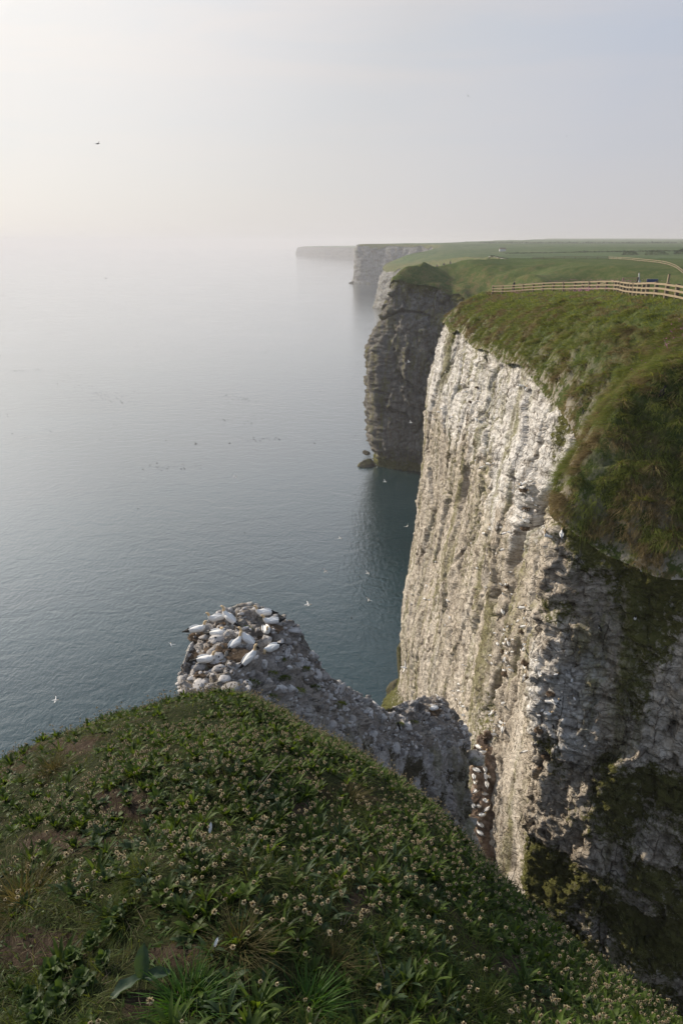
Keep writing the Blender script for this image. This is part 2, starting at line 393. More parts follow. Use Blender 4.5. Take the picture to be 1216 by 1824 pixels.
# ------------------------------------------------------------------ rock faces
def rock(P, N, k=1.0, blocks=1.0, strata=1.0, flute=1.0, amp=None):
    """how far the chalk stands out along its normal at P; and a mask of the joints that hold soil"""
    x, y, z = P[:, 0], P[:, 1], P[:, 2]
    if amp: blocks = np.where(y > 44, amp, .8); strata = np.where(y > 44, .8+.8*sstep(60, 76, z), 1.2); flute = np.where(y > 44, 1., .9)
    S = lambda a, b: np.stack([x/a, y/a, z/b], -1)/k
    wx = 1.6*k*noise(S(6, 11), 31); wy = 1.6*k*noise(S(6, 11), 32)
    W = lambda a, b: np.stack([(x+wx)/a, (y+wy)/a, z/b], -1)/k
    d = flute*(1.5*vfbm(W(10, 26), 2, 1)-.36*np.abs(vfbm(W(4.3, 15), 3, 2))**.8)*k
    r1, r2, cr_ = voro(W(6.5, 19), 81); er = r2-r1
    nw = np.where((y < 44) & (k < 1.2), .25, 1.); d = d-nw*flute*1.1*k*np.exp(-(er/.045)**2)*(cr_ > .45)+nw*flute*.7*k*(cr_-.5)
    wob = P+.18*k*np.stack([noise(S(1.0, 1.0), 3), noise(S(1.0, 1.0), 4), noise(S(1.0, 1.0), 5)], -1)
    q = lambda a, b: np.stack([wob[:, 0]/a, wob[:, 1]/a, wob[:, 2]/b], -1)/k
    f1, f2, c1, t1 = voro(q(2.0, 4.2), 11, True); e1 = f2-f1
    g1, g2, c2, t2 = voro(q(.85, .95), 41, True); e2 = g2-g1
    h1, h2, c3, t3 = voro(q(.42, .30), 51, True)
    d = d+blocks*k*(.45*(c1-.5)+.50*t1+.26*(c2-.5)+.34*t2+.10*(c3-.5)+.16*t3-.10*np.exp(-e1*16)*(c1 > .5))
    zz = z+.5*noise(S(9, 9), 7)+.04*y
    lay = np.floor(zz/.62/k); fr = zz/.62/k-lay
    s1 = _r(lay.astype(np.int64), lay.astype(np.int64)*0, lay.astype(np.int64)*0, 9)-.5
    d = d+strata*k*(.26*s1-.14*np.exp(-(np.minimum(fr, 1-fr)/.10)**2)*(s1 > -.2))*(.5+.5*sstep(-.3, .4, noise(S(8, 12), 66)))
    d = d+.16*k*fbm(S(.6, .5), 4, 71)
    gap = np.clip(np.exp(-e2*12)*.7*(c2 > .35)+np.exp(-e1*14)*.6*(c1 > .4)-.12, 0, 1)
    return d, gap

def strip(name, sel, dz, out, mossf, m, k=1.0, zbot=-2.5, **kw):
    """a cliff below the rim samples sel"""
    R = RIMC[sel]; xy = R[:, [1, 0]]
    tg = np.gradient(xy, axis=0); 
    seg = np.hypot(*np.gradient(xy, axis=0).T); s = np.concatenate([[0], np.cumsum(np.hypot(*np.diff(xy, axis=0).T))])
    tg /= np.linalg.norm(tg, axis=1)[:, None]
    wn = max(1, int(1.6*k/np.median(seg)))
    ker = np.hanning(2*wn+3); ker /= ker.sum()
    tg = np.stack([np.convolve(np.pad(tg[:, i], wn+1, 'edge'), ker, 'valid') for i in (0, 1)], -1); tg /= np.linalg.norm(tg, axis=1)[:, None]
    nrm = np.stack([-tg[:, 1], tg[:, 0]], -1)           # to the sea, which lies on the left of the walk away from the camera
    nv = int((R[:, 2].max()-zbot)/dz); tt = np.linspace(0, 1, nv)
    Z = R[:, 2][:, None]*(1-tt)+zbot*tt
    off = out(np.repeat(R[:, 0][:, None], nv, 1), Z, R[:, 2][:, None])
    P = np.stack([xy[:, 0][:, None]+nrm[:, 0][:, None]*off, xy[:, 1][:, None]+nrm[:, 1][:, None]*off, Z], -1).reshape(-1, 3)
    N = np.concatenate([np.repeat(nrm, nv, 0), np.zeros((len(P), 1))], 1)
    d, gap = rock(P, N, k, **kw)
    top = np.tile(tt, len(R))*(np.repeat(R[:, 2], nv)-zbot)
    d = d*sstep(-.2*k, 2.5*k, top)-.25*k*(1-sstep(0, 3*k, top))
    d = d-extra(P) if name == 'cliff' else d
    P = P+N*d[:, None]
    P[:, 2] += .12*k*noise(P/(.6*k), 77)*sstep(0, 2, top)
    o = mk(name, P, grid_faces(len(R), nv), m, attrs={'moss': mossf(P, top), 'gap': gap, 'white': whitef(P) if name == 'cliff' else gap*0})
    return tag(o, kind='structure')

# clefts seen in the lit face: y along the face, height, half height, half width, depth
CLEFTS = []
for (u, v, D, hh, hw, dep) in [(940, 935, 62, 3.2, .75, 2.4), (928, 985, 63, 2.6, .45, 1.4), (946, 800, 66, 3., .4, 1.3), (905, 1050, 66, 1.6, .9, 1.5), (908, 1215, 61, 3.8, .9, 2.0),
                               (935, 1170, 57, 2.2, .7, 1.2), (745, 935, 112, 3.2, 1.5, 1.2), (790, 800, 104, 3.5, 1.0, 1.2), (838, 860, 88, 2.6, .8, 1.2), (843, 1010, 84, 3.5, .6, 1.0), (768, 1190, 95, 3., 1.6, .7), (860, 700, 85, 3.5, .6, 1.3), (985, 700, 56, 3, .5, 1.), (1008, 830, 51, 4, .4, 1.2)]:
    r_ = ray(u, v); D = (16.4 if u > 800 else 14.8)/r_.x*r_.y; c_ = at(u, v, D); CLEFTS.append((c_.y, c_.z, hh, hw, dep))
def extra(P):
    e = np.zeros(len(P)); w_ = .5*noise(P/1.1, 88)
    for (cy, cz, hh, hw, dep) in CLEFTS:
        a = (P[:, 1]-cy+.12*(P[:, 2]-cz)+w_)/hw; b = (P[:, 2]-cz)/hh
        e += dep*np.exp(-(a*a)**1.4-(b*b)**2)*(P[:, 1] > 46)
    # the dark hollow under the near wall
    hl = (P[:, 1] < 46)*(1-sstep(30, 58, P[:, 2])); e += 2.2*hl*np.clip(noise(P/3.1, 91)+.3, 0, 1)
    return e

def whitef(P):
    y, z = P[:, 1], P[:, 2]
    return sstep(62, 74, z+4*noise(P/np.array([4, 4, 9]), 12))*(y > 44)*.8+.9*np.exp(-((z-66)/6)**2)*(y < 44)*sstep(35.4, 37.4, y)+.5*np.exp(-((z-46)/3.5)**2)*(y < 44)
def out_main(Y, Z, zr):
    dn = zr-Z; f = np.clip(dn/zr, 0, 1)
    main = 2.1*sstep(0, .18, f)+1.2*sstep(.18, .45, f)+1.7*sstep(.4, .62, f)-.9*sstep(.7, 1., f)
    nose = -1.0*f-4.5*sstep(.3, .75, f)
    k = sstep(40.5, 49, Y)
    foot = 3.0*np.exp(-((Y-122)/8)**2)*(1-sstep(0, 17, Z))+2.*(1-sstep(1, 7, Z))
    return main*k+nose*(1-k)+foot*k
def moss_main(P, top):
    y, z = P[:, 1], P[:, 2]
    near = 1-sstep(39.5, 44, y+1.2*noise(P/2.2, 6))
    m = .10+.36*sstep(.1, .8, noise(np.stack([P[:, 0]/3, y/3, z/16], -1), 3))
    m = m+.6*np.exp(-top/2.0)+.1*(1-sstep(40, 60, z))*sstep(70, 50, y)
    mn = .47+.32*noise(P/2.6, 44)+.16*sstep(70, 45, z)+.35*np.exp(-top/2.5)-.42*np.exp(-((z-68+2*noise(P/3, 8))/5.5)**2)*sstep(35.2, 37.4, y)*1.0-.30*np.exp(-((z-56)/4)**2)*sstep(35, 37, y)
    wet = .55*(1-sstep(4, 14, z))*sstep(70, 110, y)
    return m*(1-near)+mn*near+wet
CHALK = chalk_mat('chalk')
i0 = np.where(RIMC[:, 0] <= 150)[0]
cliff = strip('cliff', i0, .13, out_main, moss_main, CHALK, amp=.46)
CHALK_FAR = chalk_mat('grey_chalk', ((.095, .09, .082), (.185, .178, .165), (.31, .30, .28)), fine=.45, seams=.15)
def out_h2(Y, Z, zr):
    f = np.clip((zr-Z)/zr, 0, 1); return 1.0*f+7.5*sstep(.0, .42, f)-2.6*sstep(.86, .95, f)*(n_h2(Y, Z) > 0)
def n_h2(Y, Z): return noise(np.stack([Y.ravel()/5.5, Y.ravel()*0, Y.ravel()*0+.5], -1), 3).reshape(Y.shape)
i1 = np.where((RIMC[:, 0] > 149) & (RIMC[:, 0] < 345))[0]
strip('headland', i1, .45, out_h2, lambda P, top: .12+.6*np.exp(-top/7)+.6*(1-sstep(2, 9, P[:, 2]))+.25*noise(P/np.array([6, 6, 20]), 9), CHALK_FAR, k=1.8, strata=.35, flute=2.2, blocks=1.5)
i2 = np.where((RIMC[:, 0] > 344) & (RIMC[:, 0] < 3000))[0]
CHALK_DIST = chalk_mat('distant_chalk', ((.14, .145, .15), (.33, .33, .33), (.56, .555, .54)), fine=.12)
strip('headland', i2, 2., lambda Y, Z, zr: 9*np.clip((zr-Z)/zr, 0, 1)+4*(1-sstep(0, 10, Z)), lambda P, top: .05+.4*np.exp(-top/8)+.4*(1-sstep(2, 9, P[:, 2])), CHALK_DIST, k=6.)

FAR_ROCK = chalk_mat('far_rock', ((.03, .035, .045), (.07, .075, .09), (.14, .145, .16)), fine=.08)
# the farthest headland, a long low cliff in the haze
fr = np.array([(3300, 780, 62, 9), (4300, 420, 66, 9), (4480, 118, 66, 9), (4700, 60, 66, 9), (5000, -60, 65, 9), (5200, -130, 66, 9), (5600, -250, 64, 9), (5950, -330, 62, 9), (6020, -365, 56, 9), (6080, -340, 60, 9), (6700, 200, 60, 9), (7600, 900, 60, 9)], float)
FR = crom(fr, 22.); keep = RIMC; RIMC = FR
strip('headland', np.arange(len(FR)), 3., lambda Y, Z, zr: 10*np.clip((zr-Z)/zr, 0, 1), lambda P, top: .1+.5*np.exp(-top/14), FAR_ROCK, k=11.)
RIMC = keep
offs2 = np.array([0, 20, 60, 160, 400, 900, 1800, 3200.])
a = FR[FR[:, 0] < 6020]; xx = a[:, 1][:, None]+offs2[None, :]*.75; yy = a[:, 0][:, None]+offs2[None, :]*.5+0*xx
zz = a[:, 2][:, None]+6*(1-np.exp(-offs2/300))[None, :]+2*n2(xx.ravel()/160, yy.ravel()/160, 4).reshape(xx.shape)*(offs2 > 0)[None, :]
tag(mk('hill', np.stack([xx, yy, zz], -1), grid_faces(len(a), len(offs2), flip=True), GROUND_MAT, attrs={'lip': zz.ravel()*0+.2, 'field': zz.ravel()*0+1}), kind='structure')
# ================================================================== the white rock where the gannets nest, and the ridge behind it
def loft(C, nu, nv, closed=True):
    """bicubic sheet through a grid of control points C[i][j]"""
    C = np.asarray(C, float)
    def cr(A, n, closed):
        m = len(A); L = m if closed else m-1; s = np.linspace(0, L, n, endpoint=not closed)
        i = np.minimum(np.floor(s).astype(int), L-1); t = (s-i).reshape((-1,)+(1,)*(A.ndim-1))
        g = (lambda k: A[k % m]) if closed else (lambda k: A[np.clip(k, 0, m-1)])
        p0, p1, p2, p3 = g(i-1), g(i), g(i+1), g(i+2)
        return .5*((2*p1)+(p2-p0)*t+(2*p0-5*p1+4*p2-p3)*t**2+(3*p1-p0-3*p2+p3)*t**3)
    B = cr(C, nu, closed)                     # along i
    return cr(B.transpose(1, 0, 2), nv, False).transpose(1, 0, 2)
def normals(G, closed):
    du = np.roll(G, -1, 0)-np.roll(G, 1, 0) if closed else np.gradient(G, axis=0)
    dv = np.gradient(G, axis=1); n = np.cross(du, dv); return n/np.maximum(np.linalg.norm(n, axis=2), 1e-9)[..., None]

E = lambda x, y, d: np.array([x, y, EYE-d])
sp = [E(-4.6, 22.3, 14.3), E(-3.6, 22.6, 14.5), E(-2.0, 23.6, 15.6), E(-.7, 25.6, 18.4), E(1.0, 29.6, 22.4), E(2.9, 33., 26.), E(4.9, 36, 28.3), E(7.0, 38, 29.4), E(7.8, 38.7, 31.0)]
near = [E(-4.9, 19.3, 14.9), E(-3.2, 19.2, 14.7), E(-1.4, 21.2, 16.3), E(.1, 24., 19.6), E(1.8, 28.2, 23.9), E(3.6, 31.6, 27.2), E(5.6, 34.2, 29.2), E(7.3, 36.2, 30.4), E(8.3, 37.6, 32.0)]
far = [E(-5.0, 25.3, 14.9), E(-3.4, 25.9, 15.0), E(-2.0, 25.7, 16.0), E(-.75, 27.0, 19.2), E(.9, 30.6, 23.0), E(2.6, 33.9, 26.5), E(4.6, 37.4, 28.5), E(6.9, 39.3, 29.9), E(8.1, 39.6, 31.8)]
left = [E(-5.6, 23.6, 15.0), E(-5.75, 21.2, 15.2)]
right = [E(8.6, 38.7, 32.6)]
def column(c, r, out, dep, steep=1.0):
    """control points from the crest over the rim to the foot"""
    o = np.array([out[0], out[1], 0.])
    return [c, c*.5+r*.5+np.array([0, 0, .12]), r, r+o*.35*steep+np.array([0, 0, -1.3]), r+o*.8*steep+np.array([0, 0, -dep*.25]), r+o*1.3*steep+np.array([0, 0, -dep*.6]), r+o*1.7*steep+np.array([0, 0, -dep])]
C = []
nd = [(-.5, -1), (0., -1), (.3, -1), (.5, -.9), (.6, -.8), (.6, -.8), (.6, -.8), (.45, -.8), (.3, -.8)]
for k in range(9): C.append(column(sp[k], near[k], nd[k], 12 if k < 2 else 20 if k < 4 else 34, 1.2))
C.append(column(sp[8], right[0], (.15, -.2), 40))
fd = [(-.5, 1), (0, 1), (.6, .8), (.7, .7), (.6, .8), (.5, .9), (0, 1), (.1, 1), (.5, .8)]
for k in range(8, -1, -1): C.append(column(sp[k], far[k], fd[k], 62, .9))
C.append(column(sp[0], left[0], (-1, .2), 70)); C.append(column(sp[0], left[1], (-1, -.4), 60))
STK = loft(C, 620, 330); SN = normals(STK, True)
shp = STK.shape; P = STK.reshape(-1, 3); N = SN.reshape(-1, 3)
if (N[:, 2]*(np.tile(np.arange(shp[1]), shp[0]) < 90)).sum() < 0: N = -N; FLIP = True
else: FLIP = False
jj = np.tile(np.linspace(0, 1, shp[1]), shp[0]); topm = 1-sstep(.30, .42, jj)
dr, gap = rock(P, N, .8, blocks=1.0, strata=.6, flute=.75)
wob = P+.12*np.stack([noise(P/.4, 3), noise(P/.4, 4), noise(P/.4, 5)], -1)
f1, f2, c1, t1 = voro(wob/np.array([.40, .40, .30]), 101, True); e1 = f2-f1
g1, g2, c2, t2 = voro(wob/np.array([.95, .95, .8]), 131, True); e2 = g2-g1
stones = .20*(c1-.6)*(c1 > .3)+.18*t1+.30*(c2-.5)+.30*t2+.30*fbm(P/1.7, 4, 5)
d = dr*sstep(.40, .62, jj)+stones*(.45+.55*topm)
P = P+N*d[:, None]
gp = np.clip(np.exp(-e1*4.2)*1.1+.9*(c1 < .24)*.8-.22, 0, 1)*(.35+.65*sstep(-.35, .3, noise(P/1.9, 15)))
gp = np.maximum(np.maximum(gp*.95, gap*.75), topm*(.5+.45*sstep(-.4, .3, noise(P/1.1, 16))))
side = 1-topm
shade_side = sstep(-2.6, -.6, P[:, 0])*sstep(.33, .58, jj+.10*noise(P/.9, 27)+.06*noise(P/.35, 28))            # shade on the wall above the gully, painted in through the moss tint
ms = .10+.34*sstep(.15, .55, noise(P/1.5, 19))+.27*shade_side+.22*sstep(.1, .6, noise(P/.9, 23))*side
STONE = chalk_mat('white_chalk', ((.34, .31, .285), (.58, .55, .525), (.74, .715, .69)), ((.045, .040, .025), (.14, .12, .08)), (.27, .235, .20), fine=2.2)
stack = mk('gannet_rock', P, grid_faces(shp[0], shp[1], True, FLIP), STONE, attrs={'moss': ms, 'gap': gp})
tag(stack, kind='structure')
def chip(seed, nf=9, n=12, k=8):
    """a broken stone: a ball cut by flat planes"""
    g = np.random.default_rng(seed); nf = 3; pl = g.normal(0, 1, (nf+5, 3)); pl /= np.linalg.norm(pl, axis=1)[:, None]; hh = g.uniform(.45, 1., nf+5)
    a = np.linspace(0, 2*math.pi, n, endpoint=False); b = np.linspace(.12, math.pi-.12, k); A, Bq = np.meshgrid(a, b, indexing='ij')
    D = np.stack([np.cos(A)*np.sin(Bq), np.sin(A)*np.sin(Bq), np.cos(Bq)], -1).reshape(-1, 3)
    dp = D@pl.T; r = np.where(dp > .05, hh/np.maximum(dp, .05), 9).min(1)
    return D*np.minimum(r, 1.25)[:, None], grid_faces(n, k, True)
CH = [chip(900+q) for q in range(14)]
cand = np.where((jj < .40) & (N[:, 2] > .12))[0]; pick = rng.choice(cand, 5200, replace=False)[:3000]
pick = pick[(fbm(P[pick]/1.3, 2, 905)+rng.normal(0, .25, len(pick)) > -.18)]
rv, rf, o_ = [], [], 0
for i in pick:
    cv, cf = CH[random.randrange(14)]; s = min(.36, .055*math.exp(abs(random.gauss(0, .7)))); R3 = np.array(Matrix.Rotation(random.uniform(0, 6.28), 3, 'Z') @ Matrix.Rotation(random.gauss(0, .5), 3, 'X'))
    rv.append((cv*np.array([1.15, .95, .62])*s)@R3.T+P[i]+np.array([0, 0, -s*.06])); rf.append(cf+o_); o_ += len(cv)
t = NT('rubble_chalk'); isl = t.n('ShaderNodeNewGeometry').outputs['Random Per Island']; p = t.pos()
c = t.ramp(t.math('ADD', t.math('MULTIPLY', isl, .6), t.math('MULTIPLY', t.noise(p, 6, 5, .7), .5), True), [(.20, (.17, .15, .13)), (.42, (.36, .335, .31)), (.8, (.56, .535, .51))])
c = t.mix(t.ramp(t.noise(p, 9., 5, .75), [(.57, 0.), (.68, .7)]), c, (.11, .09, .065))
RUBM = t.done(t.bsdf(c, .95, t.bump(t.noise(p, 22, 6, .7), .8, .05), .1))
tag(mk('rubble', np.concatenate(rv), np.concatenate(rf), RUBM, smooth=False), 'loose white chalk rubble strewn over the gannet rock and ridge', kind='stuff')


def Y_pos(V): return V[..., 1] > .3
def proj(x, y, z):
    dz = z-EYE; dep = y*CP-dz*SP; b = -(y*SP+dz*CP)/dep
    return 608+FPX*x/dep, 912+FPX*b

def zone_soil(u, v):
    """1 where the photograph shows bare earth"""
    s = np.zeros_like(u)
    for (a, b, ra, rb) in [(70, 1690, 110, 45), (100, 1500, 75, 26), (230, 1440, 60, 20), (130, 1330, 50, 18), (320, 1700, 70, 25), (250, 1790, 40, 35), (530, 1440, 40, 18), (640, 1610, 40, 30), (905, 1720, 40, 30), (215, 1420, 60, 20)]:
        s = np.maximum(s, np.exp(-((u-a)/ra)**2-((v-b)/rb)**2))
    return s
# ================================================================== the grassy brink the viewer stands on
PH = np.radians([-180, -120, -75, -50, -32, -24, -17, -10, -6.2, 0, 5.5, 11.8, 15, 19.7, 24.7, 30.7, 35, 45, 60, 90, 130, 180])
MM = np.array([.3, .45, .75, .80, .778, .750, .730, .731, .787, .853, .927, 1.03, 1.10, 1.19, 1.24, 1.26, 1.286, 1.33, 1.36, 1.3, .6, .3])
RC = np.array([8, 7, 6, 6, 6, 6.2, 6.4, 6.6, 6.5, 6.2, 5.8, 5.2, 4.8, 4.3, 3.9, 3.5, 3.3, 3.1, 3., 3., 6, 8.])
PHF = np.radians(np.arange(-180, 180.5, .5)); kk = np.exp(-(np.arange(-16, 17)/7.)**2); kk /= kk.sum()
MMF = np.convolve(np.pad(np.interp(PHF, PH, MM), 16, 'edge'), kk, 'valid'); RCF = np.convolve(np.pad(np.interp(PHF, PH, RC), 16, 'edge'), kk, 'valid')
def ff2(x, y, o, s): return f2d(x.ravel(), y.ravel(), o, s).reshape(x.shape)
def nn2(x, y, s): return n2(x.ravel(), y.ravel(), s).reshape(x.shape)
def brink(x, y, rough=True):
    x = np.asarray(x, float); y = np.asarray(y, float)
    r = np.hypot(x, y); ph = np.arctan2(x, y)
    m = np.interp(ph, PHF, MMF)-.012; rc = np.interp(ph, PHF, RCF)
    b = 1.65/rc**2; a = m-3.3/rc
    dd = 1.65+a*r+b*r*r+.10*np.clip(r-rc-1.0, 0, None)**2
    z = EYE-dd
    if rough: z = z+(.13*ff2(x/2.3+4, y/2.3, 2, 305)+.14*ff2(x/1.0, y/1.0, 3, 301)+.075*np.abs(nn2(x/.38, y/.38, 303)))*sstep(.3, 1.2, r)-.02
    return z
th = np.radians(np.concatenate([np.arange(-180, -60, 3.), np.arange(-60, 60, .4), np.arange(60, 180, 3.)]))
rr = np.concatenate([[0.02, .3, .5], np.arange(.6, 8, .035), np.geomspace(8.05, 17, 40)])
T_, R_ = np.meshgrid(th, rr, indexing='ij'); X = R_*np.sin(T_); Y = R_*np.cos(T_); Z = brink(X, Y)
V = np.stack([X, Y, Z], -1)
low = V[:, -1:, :].copy(); low[..., :2] *= 1.25; low[..., 2] = -2     # the unseen rock under the brink
V = np.concatenate([V, low], 1)
vu, vv_ = proj(V[..., 0], V[..., 1], V[..., 2]); SOILA = np.where(Y_pos(V), zone_soil(vu, vv_), 0).ravel()
t = NT('brink_soil')
p = t.pos(); n1 = t.noise(p, 1.7, 5, .6); n2_ = t.noise(p, 14, 6, .7)
soil = t.ramp(n2_, [(.3, (.030, .018, .010)), (.5, (.065, .042, .025)), (.7, (.12, .085, .055))])
mossy = t.ramp(n2_, [(.3, (.014, .020, .006)), (.55, (.036, .044, .014)), (.75, (.085, .08, .035))])
c = t.mix(t.ramp(n1, [(.33, 0.), (.46, 1.)]), soil, mossy)
sa = t.math('ADD', t.attr('soil'), t.math('MULTIPLY', t.math('SUBTRACT', t.noise(p, 9., 5, .7), .5), .7)); c = t.mix(t.ramp(sa, [(.40, 0.), (.62, 1.)]), c, t.ramp(n2_, [(.3, (.030, .019, .012)), (.5, (.066, .047, .032)), (.72, (.135, .10, .072))]))
BRINK_MAT = t.done(t.bsdf(c, .95, t.bump(t.noise(p, 35, 6, .75), 1., .04), .1))
tag(mk("grassy_brink", V.reshape(-1, 3), grid_faces(len(th), len(rr)+1, True, True), BRINK_MAT, attrs={'soil': SOILA}), kind='structure')
# ================================================================== plants on the brink
BR = BVHTree.FromPolygons([tuple(v) for v in V[:, :-1].reshape(-1, 3)], [tuple(f) for f in grid_faces(len(th), len(rr), True).tolist()])
CAMP = Vector((0, 0, EYE))
def on_brink(u, v):
    h = BR.ray_cast(CAMP, ray(u, v).normalized()); return h[0] if h[0] is not None else None
def blades(base, dirn, L, W, droop, seg=3, wob=0.):
    """tapering curved blades: base (n,3), unit growth direction (n,3), length, width, droop"""
    base = np.asarray(base, float); n = len(base); dirn = dirn/np.linalg.norm(dirn, axis=1)[:, None]
    side = np.cross(dirn, np.array([0, 0, 1.])+rng.normal(0, .25, (n, 3))); side /= np.maximum(np.linalg.norm(side, axis=1), 1e-6)[:, None]
    out = np.zeros((n, seg+1, 2, 3)); hz = dirn*np.array([1, 1, 0.]); hz = hz/np.maximum(np.linalg.norm(hz, axis=1), .05)[:, None]
    bend = rng.normal(0, 1, (n, 1))*wob
    for k in range(seg+1):
        s = k/seg
        c = base+dirn*(L*s)[:, None]+(hz*.55-np.array([0, 0, .6]))*(droop*L*s*s)[:, None]+side*bend*(L*s*s)[:, None]
        w_ = (W*(1-s**1.6)*.5+W*.02)[:, None]
        out[:, k, 0] = c-side*w_; out[:, k, 1] = c+side*w_
    i = (np.arange(n)*(seg+1)*2)[:, None]; k = np.arange(seg)[None, :]*2
    f = np.stack([i+k, i+k+1, i+k+3, i+k+2], -1).reshape(-1, 4)
    return out.reshape(-1, 3), f
def leafset(n, L, W, tilt, seg=5, fold=.25, jag=0., wave=.0, r0=.006, seed=0):
    """a rosette of n pointed leaves, each a folded strip three points wide"""
    g = np.random.default_rng(seed); vs, fs = [], []
    for a in range(n):
        az = a*2.39996+g.normal(0, .25); l = L*g.uniform(.65, 1.1); wd = W*g.uniform(.8, 1.15); tl = tilt*g.uniform(.55, 1.35); tw = g.normal(0, .25)
        hx, hy = math.cos(az), math.sin(az); b0 = len(vs); ang = math.radians(88)-tl*.35; p = np.array([hx*r0, hy*r0, 0.])
        for k in range(seg+1):
            s = k/seg
            w_ = wd*.5*(max(0, math.sin(math.pi*min(1, s**.8*.97+.03)))**.8)+wd*.05*(1-s)
            ss = np.array([-hy, hx, tw*(s-.3)])*w_*(1+(jag*g.normal() if 0 < k < seg else 0)); lift = np.array([0, 0, 1.])*w_*fold
            wv = np.array([0, 0, wave*wd*math.sin(s*9+a)])
            vs += [p-ss+lift+wv, p.copy(), p+ss+lift-wv]
            ang -= tl*1.15/seg; p = p+np.array([hx*math.cos(ang), hy*math.cos(ang), math.sin(ang)])*l/seg
        for k in range(seg):
            for j in (0, 1): q = b0+k*3+j; fs.append((q, q+1, q+4, q+3))
    return np.array(vs), np.array(fs)
def stalk_mesh(L, lean, seed):
    g = np.random.default_rng(seed); vs, fs = [], []; n = 6
    for k in range(n+1):
        s = k/n; c = np.array([lean*s*s*L, .06*math.sin(s*3+seed)*L, L*s])
        for j in range(3): a = j*2.094; vs.append(c+.0011*(1.15-.4*s)*np.array([math.cos(a), math.sin(a), 0]))
    for k in range(n):
        for j in range(3): fs.append((k*3+j, k*3+(j+1) % 3, k*3+3+(j+1) % 3, k*3+3+j))
    return np.array(vs), np.array(fs), np.array([lean*L, .06*math.sin(3+seed)*L, L])
def head_mesh(top, seed, sc=1.):
    """a short brown spike with a pale ring of old anthers"""
    g = np.random.default_rng(seed+50); vs, fs, mi = [], [], []
    prof = [(.0018, -.004), (.0042, 0.), (.0052, .005), (.0046, .010), (.0025, .0145), (.0004, .0165)]
    for r, z in prof:
        for j in range(6): a = j*math.pi/3; vs.append(top+sc*np.array([r*math.cos(a), r*math.sin(a), z]))
    for k in range(len(prof)-1):
        for j in range(6): fs.append((k*6+j, k*6+(j+1) % 6, k*6+6+(j+1) % 6, k*6+6+j)); mi.append(0)
    for j in range(26):
        a = j*.2417*math.pi+g.normal(0, .1); z = g.uniform(.000, .0075); R = g.uniform(.0095, .0135); d = np.array([math.cos(a), math.sin(a), 0]); q = np.array([-d[1], d[0], 0])
        b = len(vs); up = np.array([0, 0, g.normal(.001, .003)])
        for dd, ww in ((.005, .0006), (R*.75, .0015), (R, .0024)):
            vs += [top+sc*(d*dd+q*ww+up*dd/R+np.array([0, 0, z])), top+sc*(d*dd-q*ww+up*dd/R+np.array([0, 0, z+.0018]))]
        fs += [(b, b+1, b+3, b+2), (b+2, b+3, b+5, b+4)]; mi += [1, 1]
    return np.array(vs), np.array(fs), np.array(mi)

M_PL = leaf_mat('plantain_leaf', (.006, .017, .003), (.100, .155, .024), 9., .55, .35, .18)
M_PL2 = leaf_mat('plantain_leaf_grey', (.020, .042, .016), (.062, .095, .038), 9., .55, .3, .2)
M_ST = leaf_mat('stalk', (.05, .06, .02), (.10, .10, .045), 20., .7, .1, .1)
M_HB = plain_mat('seed_head_brown', (.10, .062, .03), .9, .1, .4, 60)
M_HP = leaf_mat('anther_cream', (.35, .29, .17), (.66, .575, .395), 40., .9, .45, .05, (1.2, 1.15, 1.0))
M_GR = leaf_mat('grass_blade', (.012, .022, .004), (.105, .135, .032), 3., .6, .35, .15)
M_GY = leaf_mat('grass_brown', (.035, .034, .012), (.15, .13, .055), 3., .6, .35, .1, (1.6, 1.4, .8))
M_GB = leaf_mat('grass_bright', (.020, .062, .010), (.068, .145, .022), 6., .5, .4, .2)
M_DR = leaf_mat('dead_straw', (.075, .055, .034), (.27, .21, .14), 30., .8, .2, .05, (1.2, 1.1, .9))
M_SM = leaf_mat('small_leaf', (.009, .024, .004), (.070, .115, .022), 20., .55, .3, .2)
M_FE = leaf_mat('feathery_leaf', (.022, .046, .014), (.060, .092, .036), 20., .7, .3, .1)
M_CB = leaf_mat('cabbage_leaf', (.020, .045, .022), (.045, .075, .040), 30., .5, .2, .3)
M_WD = plain_mat('dry_stem', (.26, .21, .16), .8, .2, .3, 80)
M_WHITE = plain_mat('white_feather', (.78, .77, .74), .7, .2, .05, 60)

ROS = []                                        # rosette meshes
for k in range(9):
    up = k % 3 == 0
    v_, f_ = leafset(12+k % 4*2, (.085, .070, .105)[k % 3], (.017, .022, .014)[k % 3], (.75, 1.3, 1.0)[k % 3], 5, .3, .09, .08, seed=k)
    o = mk('plantain', v_, f_, M_PL if k % 4 else M_PL2); me = o.data; bpy.data.objects.remove(o); ROS.append((me, v_, f_))
STK_, HEAD_ = [], []
for k in range(7):
    v_, f_, top = stalk_mesh((.10, .13, .16, .12, .19, .145, .11)[k], (.15, -.2, .3, .1, -.12, .25, -.3)[k], k)
    hv, hf, hm_ = head_mesh(top, k, (1.0, .9, 1.1, .95, 1.05, .85, 1.)[k])
    o = mk('flower_stalk', v_, f_, M_ST); STK_.append((o.data, v_, f_)); bpy.data.objects.remove(o)
    o = mk('seed_head', hv, hf, mats=[M_HB, M_HP], midx=hm_); HEAD_.append((o.data, hv, hf, hm_)); bpy.data.objects.remove(o)

